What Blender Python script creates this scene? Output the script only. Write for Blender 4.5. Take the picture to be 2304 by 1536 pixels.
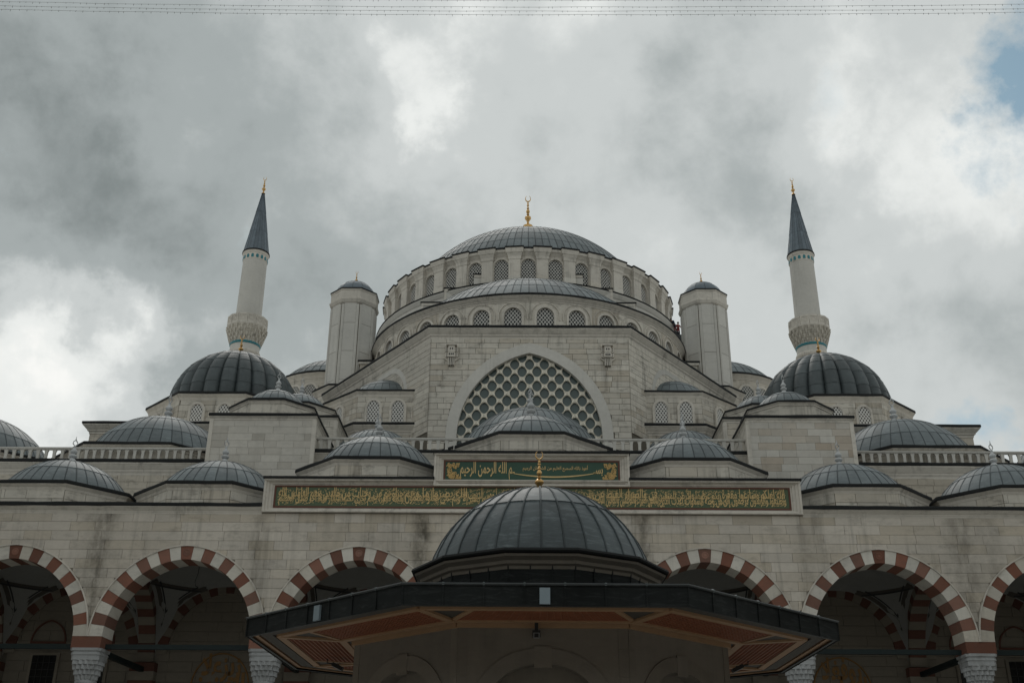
import bpy, math, random
from mathutils import Matrix, Vector
random.seed(7)
sc = bpy.context.scene
for o in list(bpy.data.objects): bpy.data.objects.remove(o)
C = sc.collection
PI = math.pi; R_ = math.radians

# ------------------------------------------------------------------ camera, sky, sun, exposure
cam = bpy.data.cameras.new('camera'); camo = bpy.data.objects.new('camera', cam); C.objects.link(camo); sc.camera = camo
cam.sensor_width = 36; cam.lens = 2428.9 / 2304 * 36; cam.clip_start = .1; cam.clip_end = 5000
_p, _y, _r = R_(24.305), R_(-.696), R_(.4843)
_f = Vector((math.sin(_y)*math.cos(_p), math.cos(_y)*math.cos(_p), math.sin(_p)))
_x = Vector((math.cos(_y), -math.sin(_y), 0)); _u = _x.cross(_f)
_X = _x*math.cos(_r) + _u*math.sin(_r); _U = -_x*math.sin(_r) + _u*math.cos(_r)
camo.matrix_world = Matrix(((_X.x, _U.x, -_f.x, -.4546), (_X.y, _U.y, -_f.y, 0), (_X.z, _U.z, -_f.z, 1.65), (0, 0, 0, 1)))

SUN_EL, SUN_AZ = R_(48), R_(-14)          # azimuth measured from +Y towards +X
sun = bpy.data.lights.new('sun', 'SUN'); sun.energy = .6; sun.angle = R_(30); sun.color = (1, .96, .9)
suno = bpy.data.objects.new('sun', sun); C.objects.link(suno)
_d = Vector((math.sin(SUN_AZ)*math.cos(SUN_EL), math.cos(SUN_AZ)*math.cos(SUN_EL), math.sin(SUN_EL)))
suno.rotation_euler = _d.to_track_quat('Z', 'Y').to_euler()
sc.view_settings.view_transform = 'Standard'; sc.view_settings.look = 'None'
sc.view_settings.exposure = .06; sc.view_settings.gamma = 1; sc.view_settings.use_curve_mapping = False

def pixdir(u, v):
    d = _f + _X*((u-1152)/2428.9) + _U*((768-v)/2428.9)
    return d.normalized()

def nd(nt, typ, **kw):
    n = nt.nodes.new(typ)
    for k, v in kw.items():
        if k.startswith('i_'):
            key = k[2:]
            n.inputs[int(key) if key.isdigit() else key].default_value = v
        else: setattr(n, k, v)
    return n
def math_(nt, op, a, b=None, clamp=False):
    n = nt.nodes.new('ShaderNodeMath'); n.operation = op; n.use_clamp = clamp
    for i, x in enumerate((a, b)):
        if x is None: continue
        if isinstance(x, (int, float)): n.inputs[i].default_value = x
        else: nt.links.new(x, n.inputs[i])
    return n.outputs[0]
def ramp(nt, fac, stops, interp='LINEAR'):
    n = nt.nodes.new('ShaderNodeValToRGB'); n.color_ramp.interpolation = interp
    el = n.color_ramp.elements
    while len(el) < len(stops): el.new(.5)
    for e, (p, c) in zip(el, stops):
        e.position = p; e.color = (c, c, c, 1) if isinstance(c, (int, float)) else (*c, 1)
    nt.links.new(fac, n.inputs[0]); return n.outputs[0]
def mix(nt, fac, a, b, blend='MIX'):
    n = nt.nodes.new('ShaderNodeMix'); n.data_type = 'RGBA'; n.blend_type = blend
    for i, x in ((0, fac), (6, a), (7, b)):
        if isinstance(x, (int, float)): n.inputs[i].default_value = x
        elif isinstance(x, tuple): n.inputs[i].default_value = (*x[:3], 1)
        else: nt.links.new(x, n.inputs[i])
    return n.outputs[2]

world = bpy.data.worlds.new('World'); sc.world = world; world.use_nodes = True
nt = world.node_tree; nt.nodes.clear()
wo = nd(nt, 'ShaderNodeOutputWorld'); bg = nd(nt, 'ShaderNodeBackground'); bg.inputs[1].default_value = .1
nt.links.new(bg.outputs[0], wo.inputs[0])
sky = nd(nt, 'ShaderNodeTexSky', sky_type='NISHITA', sun_disc=False, sun_elevation=SUN_EL, sun_rotation=SUN_AZ, air_density=1.0, dust_density=1.5, altitude=200)
tc = nd(nt, 'ShaderNodeTexCoord'); D = tc.outputs['Generated']
sep = nd(nt, 'ShaderNodeSeparateXYZ'); nt.links.new(D, sep.inputs[0])
# clouds live on a flat layer overhead: project the direction on it
zz = math_(nt, 'ADD', math_(nt, 'ABSOLUTE', sep.outputs[2]), .35)
cmb = nd(nt, 'ShaderNodeCombineXYZ')
nt.links.new(math_(nt, 'DIVIDE', sep.outputs[0], zz), cmb.inputs[0]); nt.links.new(math_(nt, 'DIVIDE', sep.outputs[1], zz), cmb.inputs[1])
def wnoise(scale, detail, rough, off, dist=0., vec=None):
    mp = nd(nt, 'ShaderNodeMapping'); mp.inputs['Location'].default_value = off
    nt.links.new(vec or cmb.outputs[0], mp.inputs[0])
    n = nd(nt, 'ShaderNodeTexNoise'); n.inputs['Scale'].default_value = scale; n.inputs['Detail'].default_value = detail
    n.inputs['Roughness'].default_value = rough; n.inputs['Distortion'].default_value = dist
    nt.links.new(mp.outputs[0], n.inputs['Vector']); return n.outputs[0]
def blob(u, v, rad, warp=.0):
    """soft patch of the cloud layer round a fixed direction of the sky (radius in radians)"""
    d = pixdir(u, v)
    vm = nd(nt, 'ShaderNodeVectorMath', operation='DISTANCE'); vm.inputs[1].default_value = d
    nt.links.new(Dw, vm.inputs[0])
    q = math_(nt, 'DIVIDE', vm.outputs['Value'], rad)
    return math_(nt, 'POWER', 2.718, math_(nt, 'MULTIPLY', math_(nt, 'MULTIPLY', q, q), -1.))
# direction warped by noise so the patches have ragged cloud edges
wn = nd(nt, 'ShaderNodeTexNoise'); wn.inputs['Scale'].default_value = 8; wn.inputs['Detail'].default_value = 9; wn.inputs['Roughness'].default_value = .6
nt.links.new(D, wn.inputs['Vector'])
vs = nd(nt, 'ShaderNodeVectorMath', operation='SUBTRACT'); nt.links.new(wn.outputs['Color'], vs.inputs[0]); vs.inputs[1].default_value = (.5, .5, .5)
vk = nd(nt, 'ShaderNodeVectorMath', operation='SCALE'); nt.links.new(vs.outputs[0], vk.inputs[0]); vk.inputs['Scale'].default_value = .26
va = nd(nt, 'ShaderNodeVectorMath', operation='ADD'); nt.links.new(D, va.inputs[0]); nt.links.new(vk.outputs[0], va.inputs[1])
Dw = va.outputs[0]
n1 = wnoise(4.2, 7, .55, (3.1, 1.7, .6), .25, D); n2 = wnoise(9., 9, .6, (9.2, 4.4, 2), .15, D)
n3 = wnoise(1.6, 3, .5, (.4, 7.7, 5), 0, D)
b = math_(nt, 'ADD', math_(nt, 'MULTIPLY', math_(nt, 'SUBTRACT', n1, .5), .5), math_(nt, 'MULTIPLY', math_(nt, 'SUBTRACT', n2, .5), .5))
b = math_(nt, 'ADD', b, math_(nt, 'MULTIPLY', math_(nt, 'SUBTRACT', n3, .5), .3))
b = math_(nt, 'ADD', b, .545)
for (u, v, rad, k) in ((960, 110, .05, .15), (1005, 290, .036, .24), (900, 60, .04, .10), (1330, 20, .09, .14), (2000, 90, .07, .14), (2230, 430, .08, .22), (2050, 300, .06, .10), (70, 800, .08, .34), (200, 930, .08, .26), (2000, 850, .09, .10), (1180, 420, .08, .06),
                       (-40, 330, .20, -.38), (300, 300, .14, -.07), (650, 700, .09, -.16), (260, 600, .12, -.14), (1640, 420, .07, -.13), (1250, 330, .06, -.08), (1900, 640, .07, -.10), (1500, 150, .06, -.09), (720, 330, .08, .04)):
    b = math_(nt, 'ADD', b, math_(nt, 'MULTIPLY', blob(u, v, rad), k))
SKYK = 10.
cl = ramp(nt, b, [(0., tuple(x*SKYK for x in (.165, .19, .19))), (.35, tuple(x*SKYK for x in (.36, .395, .395))), (.6, tuple(x*SKYK for x in (.56, .59, .585))), (.85, tuple(x*SKYK for x in (.80, .82, .80))), (1., tuple(x*SKYK for x in (.92, .92, .89)))], 'EASE')
hole = math_(nt, 'ADD', math_(nt, 'MULTIPLY', blob(2285, 115, .06), 1.15), math_(nt, 'MULTIPLY', blob(2350, 190, .05), .6))
hole = math_(nt, 'ADD', hole, math_(nt, 'MULTIPLY', blob(2240, 965, .03), .55))
hole = math_(nt, 'ADD', hole, math_(nt, 'MULTIPLY', blob(250, 880, .03), .25))
hole = math_(nt, 'ADD', hole, math_(nt, 'MULTIPLY', math_(nt, 'SUBTRACT', n2, .5), 1.6))
hole = ramp(nt, hole, [(.25, 0.), (1.05, .95)])
skc = mix(nt, 1., sky.outputs[0], (.42, .68, .70), 'MULTIPLY')
hsv = nd(nt, 'ShaderNodeHueSaturation'); hsv.inputs['Saturation'].default_value = .72; hsv.inputs['Value'].default_value = 1.2; hsv.inputs['Hue'].default_value = .49
nt.links.new(skc, hsv.inputs['Color'])
nt.links.new(mix(nt, hole, cl, hsv.outputs[0]), bg.inputs[0])

# ------------------------------------------------------------------ materials
def new_mat(name):
    m = bpy.data.materials.new(name); m.use_nodes = True
    t = m.node_tree; t.nodes.clear()
    o = nd(t, 'ShaderNodeOutputMaterial'); p = nd(t, 'ShaderNodeBsdfPrincipled'); t.links.new(p.outputs[0], o.inputs[0])
    return m, t, p
def pos_noise(t, pos, scale, detail=4, rough=.55, stretch=(1, 1, 1), off=(0, 0, 0), dist=0):
    mp = nd(t, 'ShaderNodeMapping'); mp.inputs['Scale'].default_value = stretch; mp.inputs['Location'].default_value = off
    t.links.new(pos, mp.inputs[0])
    n = nd(t, 'ShaderNodeTexNoise'); n.inputs['Scale'].default_value = scale; n.inputs['Detail'].default_value = detail
    n.inputs['Roughness'].default_value = rough; n.inputs['Distortion'].default_value = dist
    t.links.new(mp.outputs[0], n.inputs['Vector']); return n.outputs[0]
def bump(t, p, h, strength, dist=.02):
    b = nd(t, 'ShaderNodeBump'); b.inputs['Strength'].default_value = strength; b.inputs['Distance'].default_value = dist
    t.links.new(h, b.inputs['Height']); t.links.new(b.outputs[0], p.inputs['Normal'])
M = {}
def stone(name, base, vary=.12, alt=None, streak=.5, rough=.85, drains=None, grime=.25):
    m, t, p = new_mat(name); M[name] = m
    g = nd(t, 'ShaderNodeNewGeometry'); pos = g.outputs['Position']
    oi = nd(t, 'ShaderNodeObjectInfo')
    r1 = oi.outputs['Random']
    r2 = math_(t, 'FRACT', math_(t, 'MULTIPLY', r1, 37.31))
    c = mix(t, ramp(t, r1, [(0, 0.), (.55, .12), (1, 1.)]), base, alt or tuple(x*.9 for x in base))
    val = math_(t, 'ADD', math_(t, 'MULTIPLY', math_(t, 'SUBTRACT', r2, .5), 2*vary), 1.)
    big = pos_noise(t, pos, .22, 5, .6); small = pos_noise(t, pos, 3.2, 6, .7)
    veins = pos_noise(t, pos, 1.3, 5, .6, (1, 1, 4.5), (4, 2, 1), 1.2)
    val = math_(t, 'MULTIPLY', val, math_(t, 'ADD', math_(t, 'MULTIPLY', big, .35), .83))
    val = math_(t, 'MULTIPLY', val, math_(t, 'ADD', math_(t, 'MULTIPLY', small, .22), .89))
    val = math_(t, 'MULTIPLY', val, math_(t, 'ADD', math_(t, 'MULTIPLY', veins, .16), .92))
    cc = nd(t, 'ShaderNodeCombineColor')
    for i in range(3): t.links.new(val, cc.inputs[i])
    c = mix(t, 1., c, cc.outputs[0], 'MULTIPLY')
    st = pos_noise(t, pos, 2.2, 4, .65, (1, 1, .06), (0, 0, 0), .3)
    gate = pos_noise(t, pos, .35, 3, .5, (1, 1, 1), (8, 3, 1))
    st = math_(t, 'MULTIPLY', ramp(t, st, [(.50, 0.), (.72, 1.)]), ramp(t, gate, [(.40, 0.), (.60, 1.)]))
    c = mix(t, math_(t, 'MULTIPLY', st, streak), c, (.10, .095, .08))
    bl = math_(t, 'MULTIPLY', ramp(t, pos_noise(t, pos, 1.1, 6, .7, (1, 1, 2.2), (2, 9, 4)), [(.53, 0.), (.72, 1.)]), grime)
    c = mix(t, bl, c, (.09, .085, .07))
    if drains:
        sx = nd(t, 'ShaderNodeSeparateXYZ'); t.links.new(pos, sx.inputs[0]); tot = None
        wob = math_(t, 'MULTIPLY', math_(t, 'SUBTRACT', pos_noise(t, pos, .9, 4, .6), .5), .9)
        xw = math_(t, 'ADD', sx.outputs[0], wob)
        for (dx, w, k) in drains:
            q = math_(t, 'DIVIDE', math_(t, 'SUBTRACT', xw, dx), w)
            e = math_(t, 'MULTIPLY', math_(t, 'POWER', 2.718, math_(t, 'MULTIPLY', math_(t, 'MULTIPLY', q, q), -1.)), k)
            tot = e if tot is None else math_(t, 'ADD', tot, e)
        patch = ramp(t, pos_noise(t, pos, 1.6, 6, .7, (1, 1, .6), (5, 5, 5)), [(.3, 0.), (.62, 1.)])
        c = mix(t, math_(t, 'MULTIPLY', tot, patch, True), c, (.095, .085, .065))
    t.links.new(c, p.inputs['Base Color']); p.inputs['Roughness'].default_value = rough; p.inputs['Specular IOR Level'].default_value = .25
    bump(t, p, small, .35, .02)
    return m
LS = (.56, .525, .46)
stone('limestone', LS, .10, (.48, .43, .355), .65, grime=.6)
stone('limestone_arcade', (.545, .50, .437), .09, (.48, .425, .345), .45, grime=.35,
      drains=[(-23.5, .75, .75), (-15., .5, .45), (-6., .45, .95), (6.1, .45, .8), (14.9, .5, .3), (23.3, .9, .55), (24.9, .5, .35), (-10.4, .3, .2)])
stone('limestone_mixed', (.52, .495, .445), .08, (.41, .345, .275), .15, grime=.15)
stone('limestone_grey', (.54, .51, .455), .05, (.44, .41, .36), .15, grime=.15)
stone('trim', (.59, .55, .485), .05, None, .55, grime=.35)
stone('trim_clean', (.56, .54, .495), .04, None, .22, grime=.10)
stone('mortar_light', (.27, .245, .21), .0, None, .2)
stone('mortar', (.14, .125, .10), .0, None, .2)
stone('red_stone', (.20, .088, .060), .25, (.225, .125, .095), .2, grime=.3)
stone('white_stone', (.60, .57, .51), .12, (.52, .48, .41), .25, grime=.25)
stone('marble', (.38, .39, .395), .05, None, .3, .5, grime=.5)
stone('red_stone_shade', (.12, .055, .04), .15, None, .1)  # darkened copy of the red arch stone, portico shade put into its colour
stone('plaster', (.25, .248, .235), .04, None, .1, grime=.1)
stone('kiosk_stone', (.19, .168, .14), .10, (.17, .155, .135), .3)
stone('portico_stone_shade', (.22, .195, .158), .10, None, .15)  # pale stone inside the portico, its shade painted into a darker base colour
stone('finial_stone', (.47, .48, .48), .08, None, .2)

def lead(name, base, dark, rough=.5, wave=1.0):
    m, t, p = new_mat(name); M[name] = m
    g = nd(t, 'ShaderNodeNewGeometry'); pos = g.outputs['Position']; oi = nd(t, 'ShaderNodeObjectInfo')
    a = pos_noise(t, pos, .9, 6, .6); b = pos_noise(t, pos, 1.2, 6, .7, (1, 1, 6), (3, 1, 0), 1.5); s = pos_noise(t, pos, 3.5, 5, .6, (1, 1, .15), (7, 7, 0))
    c = mix(t, ramp(t, a, [(.3, 0.), (.7, 1.)]), dark, base)
    c = mix(t, math_(t, 'MULTIPLY', ramp(t, b, [(.5, 0.), (.72, 1.)]), .45*wave, True), c, tuple(min(1, x*1.7+.03) for x in base))
    c = mix(t, math_(t, 'MULTIPLY', ramp(t, s, [(.55, 0.), (.75, 1.)]), .35), c, tuple(x*.55 for x in dark))
    v = math_(t, 'ADD', math_(t, 'MULTIPLY', oi.outputs['Random'], .36), .82)
    cc = nd(t, 'ShaderNodeCombineColor')
    for i in range(3): t.links.new(v, cc.inputs[i])
    c = mix(t, 1., c, cc.outputs[0], 'MULTIPLY')
    t.links.new(c, p.inputs['Base Color']); p.inputs['Metallic'].default_value = .0; p.inputs['Specular IOR Level'].default_value = .4
    t.links.new(math_(t, 'ADD', math_(t, 'MULTIPLY', a, .25), rough-.12), p.inputs['Roughness'])
    bump(t, p, b, .25, .02)
    if 'black' in name: p.inputs['Specular IOR Level'].default_value = .12
    return m
lead('lead', (.135, .158, .164), (.088, .107, .113))
lead('lead_cone', (.13, .162, .188), (.09, .112, .13), .5, .6)
lead('lead_dark', (.072, .087, .09), (.04, .05, .052), .5, .6)
lead('lead_seam', (.05, .062, .066), (.03, .04, .043), .6, .4)
lead('lead_roof', (.05, .056, .057), (.028, .032, .033), .6, .6)
lead('lead_kiosk', (.075, .093, .098), (.042, .054, .058), .5, 1.6)
lead('lead_black', (.020, .023, .023), (.009, .0105, .0105), .6, .9)
def simple(name, col, rough=.6, metal=0., spec=.4, var=.15, scale=3.):
    m, t, p = new_mat(name); M[name] = m
    g = nd(t, 'ShaderNodeNewGeometry'); n = pos_noise(t, g.outputs['Position'], scale, 5, .6)
    c = mix(t, n, tuple(x*(1-var) for x in col), tuple(min(1, x*(1+var)) for x in col))
    t.links.new(c, p.inputs['Base Color']); p.inputs['Roughness'].default_value = rough; p.inputs['Metallic'].default_value = metal
    p.inputs['Specular IOR Level'].default_value = spec; return m
simple('flashing', (.010, .011, .011), .85, var=.4, scale=1.5)
simple('gold', (.56, .35, .14), .25, 1., var=.25, scale=4)
simple('gold_leaf', (.64, .46, .21), .5, .1, var=.2)
simple('gold_paint', (.22, .115, .03), .55, .1, var=.3)
simple('green_field', (.075, .108, .055), .5, var=.15, scale=1)
simple('green_cool', (.028, .075, .048), .5, var=.12, scale=1)
simple('border_red', (.11, .04, .024), .6, var=.2)
simple('glass_teal', (.065, .092, .088), .2, 0, .5, .15, 1.)
simple('glass_dark', (.03, .038, .038), .25, 0, .4, .2, 1.)
simple('glass_black', (.012, .012, .012), .25, 0, .4, .2, 1.)
simple('lattice_white', (.60, .585, .55), .8, var=.12)
simple('lattice_beige', (.78, .735, .64), .8, var=.12)
simple('teal_tile', (.015, .17, .20), .35, var=.25)
simple('green_bar', (.005, .013, .013), .7, var=.2)
simple('border_dark', (.018, .018, .02), .7)
simple('wood_tan', (.34, .205, .115), .6, var=.2)
simple('wood_red', (.24, .085, .04), .65, var=.25)
simple('wood_dark', (.05, .033, .022), .7, var=.4, scale=14)
simple('ornament_dark', (.065, .057, .047), .7, var=.7, scale=22)
simple('plate_blue', (.26, .32, .36), .35, .3, var=.08)
simple('black_metal', (.02, .02, .02), .5)
simple('wire_grey', (.34, .345, .345), .7)
simple('steel', (.30, .31, .32), .4, .6)
simple('paving', (.42, .41, .385), .75, var=.15, scale=.6)
simple('suit_red', (.16, .025, .025), .8); simple('suit_blue', (.03, .045, .075), .8); simple('suit_black', (.02, .02, .022), .8); simple('skin', (.35, .2, .14), .6); simple('helmet', (.03, .03, .03), .4)

# ------------------------------------------------------------------ scene helpers
W = {}
def _link(o, parent, Mw):
    C.objects.link(o); W[o.name] = Mw
    if parent is not None:
        o.parent = parent; o.matrix_parent_inverse = W[parent.name].inverted()
    o.matrix_basis = Mw
    return o
def T(x=0, y=0, z=0, rz=0): return Matrix.Translation((x, y, z)) @ Matrix.Rotation(rz, 4, 'Z')
def thing(name, label, cat, loc=(0, 0, 0), group=None, parent=None):
    o = bpy.data.objects.new(name, None); o.empty_display_size = .5
    _link(o, parent, T(*loc))
    if label: o['label'] = label
    if cat: o['category'] = cat
    if group: o['group'] = group
    return o
def put(name, mesh, parent=None, Mw=None, label=None, cat=None, group=None, kind=None):
    o = bpy.data.objects.new(name, mesh); _link(o, parent, Mw or Matrix())
    if label: o['label'] = label
    if cat: o['category'] = cat
    if group: o['group'] = group
    if kind: o['kind'] = kind
    return o
class MB:
    def __init__(s): s.v = []; s.f = []; s.m = []; s.cur = 0
    def add(s, vs, fs):
        n = len(s.v); s.v += [tuple(x) for x in vs]
        for f in fs: s.f.append(tuple(i+n for i in f)); s.m.append(s.cur)
        return s
    def box(s, x0, x1, y0, y1, z0, z1):
        return s.add([(x0, y0, z0), (x1, y0, z0), (x1, y1, z0), (x0, y1, z0), (x0, y0, z1), (x1, y0, z1), (x1, y1, z1), (x0, y1, z1)],
                     [(0, 3, 2, 1), (4, 5, 6, 7), (0, 1, 5, 4), (1, 2, 6, 5), (2, 3, 7, 6), (3, 0, 4, 7)])
    def prism_xz(s, poly, y0, y1, fn=None):
        """polygon in x,z extruded along y"""
        n = len(poly); vs = [(x, y0, z) for x, z in poly] + [(x, y1, z) for x, z in poly]
        fs = [tuple(range(n)), tuple(range(2*n-1, n-1, -1))] + [(i, (i+1) % n, n+(i+1) % n, n+i) for i in range(n)]
        if fn: vs = [fn(*v) for v in vs]
        return s.add(vs, fs)
    def prism_xy(s, poly, z0, z1):
        n = len(poly); vs = [(x, y, z0) for x, y in poly] + [(x, y, z1) for x, y in poly]
        return s.add(vs, [tuple(range(n-1, -1, -1)), tuple(range(n, 2*n))] + [(i, (i+1) % n, n+(i+1) % n, n+i) for i in range(n)])
    def rings(s, rs, closed=True, cap0=False, cap1=False):
        n = len(rs[0]); b = len(s.v); s.v += [tuple(p) for r in rs for p in r]
        m = n if closed else n-1
        for k in range(len(rs)-1):
            for i in range(m):
                j = (i+1) % n; s.f.append((b+k*n+i, b+k*n+j, b+(k+1)*n+j, b+(k+1)*n+i)); s.m.append(s.cur)
        if cap0: s.f.append(tuple(b+i for i in range(n-1, -1, -1))); s.m.append(s.cur)
        if cap1: s.f.append(tuple(b+(len(rs)-1)*n+i for i in range(n))); s.m.append(s.cur)
        return s
    def lathe(s, prof, n=16, cx=0, cy=0, a0=0., cap=True):
        rs = [[(cx+r*math.cos(a0+2*PI*i/n), cy+r*math.sin(a0+2*PI*i/n), z) for i in range(n)] for r, z in prof]
        return s.rings(rs, True, cap, cap)
    def tube(s, pts, r, n=6, closed=False):
        P = [Vector(p) for p in pts]; rs = []
        for i, p in enumerate(P):
            a = P[(i-1) % len(P)] if (i > 0 or closed) else p; c = P[(i+1) % len(P)] if (i < len(P)-1 or closed) else p
            d = (c-a).normalized(); u = d.cross(Vector((0, 0, 1)))
            if u.length < .05: u = d.cross(Vector((0, 1, 0)))
            u.normalize(); w = d.cross(u); rr = r[i] if isinstance(r, (list, tuple)) else r
            rs.append([p+u*(rr*math.cos(2*PI*k/n))+w*(rr*math.sin(2*PI*k/n)) for k in range(n)])
        if closed: rs.append(rs[0])
        return s.rings(rs, True, not closed, not closed)
    def sweep(s, path, prof, closed=False):
        """profile [(out, z)] swept along a plan path; out is to the right of the walking direction"""
        P = [Vector(p) for p in path]; n = len(P); nor = []
        for i in range(n):
            ds = []
            if closed or i > 0: ds.append((P[i]-P[i-1]).normalized())
            if closed or i < n-1: ds.append((P[(i+1) % n]-P[i]).normalized())
            ns = [Vector((d.y, -d.x)) for d in ds]
            if len(ns) == 2:
                m = (ns[0]+ns[1]); m = m/max(.2, (1+ns[0].dot(ns[1])))
            else: m = ns[0]
            nor.append(m)
        rs = [[(P[i].x+nor[i].x*o, P[i].y+nor[i].y*o, z) for i in range(n)] for o, z in prof]
        s.rings(rs, closed)
        if not closed:
            b = len(s.v)-n*len(prof)
            s.f.append(tuple(b+k*n for k in range(len(prof)))); s.m.append(s.cur)
            s.f.append(tuple(b+k*n+n-1 for k in range(len(prof)-1, -1, -1))); s.m.append(s.cur)
        return s
    def mesh(s, name, *mats, smooth=False):
        me = bpy.data.meshes.new(name); me.from_pydata(s.v, [], s.f)
        for m in mats: me.materials.append(M[m])
        if len(mats) > 1: me.polygons.foreach_set('material_index', s.m)
        if smooth:
            me.polygons.foreach_set('use_smooth', [True]*len(me.polygons))
            try: me.set_sharp_from_angle(angle=R_(38))
            except Exception: pass
        me.update(); return me
    def build(s, name, mat, parent=None, Mw=None, smooth=False, **kw):
        mats = mat if isinstance(mat, (list, tuple)) else (mat,)
        return put(name, s.mesh(name, *mats, smooth=smooth), parent, Mw, **kw)
CACHE = {}
def cached(key, fn):
    if key not in CACHE: CACHE[key] = fn()
    return CACHE[key]

def arch_geo(s, h, t=0.):
    """pointed two-centred arch: half-span s, rise h, ring t -> (radius, centre offset, apex angle)"""
    R = (s*s+h*h)/(2*s); e = R-s
    return R+t, e, math.acos(e/(R+t))
def arch_pts(s, h, t=0., n=10):
    """outline from right spring over the apex to left spring"""
    R, e, phi = arch_geo(s, h, t)
    a = [(-e+R*math.cos(phi*i/n), R*math.sin(phi*i/n)) for i in range(n+1)]
    return a + [(-x, z) for x, z in reversed(a[:-1])]
def arch_z(s, h, t, x):
    R, e, phi = arch_geo(s, h, t); q = abs(x)+e
    return math.sqrt(max(0, R*R-q*q)) if abs(x) <= R-e else -1
def ring_mesh(s, h, t, y0, y1, z_low, mat, n=12, name='archivolt'):
    """arched band (jambs down to z_low) in local x,z, extruded y0..y1"""
    i = [(s, z_low)] + arch_pts(s, h, 0, n) + [(-s, z_low)]; o = [(s+t, z_low)] + arch_pts(s, h, t, n) + [(-s-t, z_low)]
    mb = MB(); k = len(i)
    vs = [(x, y0, z) for x, z in i]+[(x, y0, z) for x, z in o]+[(x, y1, z) for x, z in i]+[(x, y1, z) for x, z in o]
    fs = []
    for j in range(k-1):
        fs += [(j, j+1, k+j+1, k+j), (2*k+j, 3*k+j, 3*k+j+1, 2*k+j+1), (j, 2*k+j, 2*k+j+1, j+1), (k+j, k+j+1, 3*k+j+1, 3*k+j)]
    fs += [(0, k, 3*k, 2*k), (k-1, 3*k-1, 4*k-1, 2*k-1)]
    mb.add(vs, fs); return mb.mesh(name, mat)
def wall_open(mb, x0, x1, z0, z1, ops, y0, y1, fn=None, nx=24):
    """wall x0..x1, z0..z1 with arched openings (xc, half, rise, spring_z, bottom_z)"""
    fn = fn or (lambda x, y, z: (x, y, z))
    xs = {x0, x1}
    for xc, s, h, zs, zb in ops:
        for i in range(nx+1): xs.add(round(xc-s+2*s*i/nx, 5))
    xs = sorted(x for x in xs if x0-1e-6 <= x <= x1+1e-6)
    def spans(xa, xb):
        xm = (xa+xb)/2
        for xc, s, h, zs, zb in ops:
            if abs(xm-xc) < s:
                return [(z0, z0, zb, zb), (zs+max(0, arch_z(s, h, 0, xa-xc)), zs+max(0, arch_z(s, h, 0, xb-xc)), z1, z1)]
        return [(z0, z0, z1, z1)]
    for xa, xb in zip(xs, xs[1:]):
        for la, lb, ha, hb in spans(xa, xb):
            if ha-la < 1e-4 and hb-lb < 1e-4: continue
            vs = [fn(xa, y0, la), fn(xb, y0, lb), fn(xb, y0, hb), fn(xa, y0, ha), fn(xa, y1, la), fn(xb, y1, lb), fn(xb, y1, hb), fn(xa, y1, ha)]
            mb.add(vs, [(0, 1, 2, 3), (7, 6, 5, 4), (0, 4, 5, 1), (3, 2, 6, 7)])
    return mb

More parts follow.
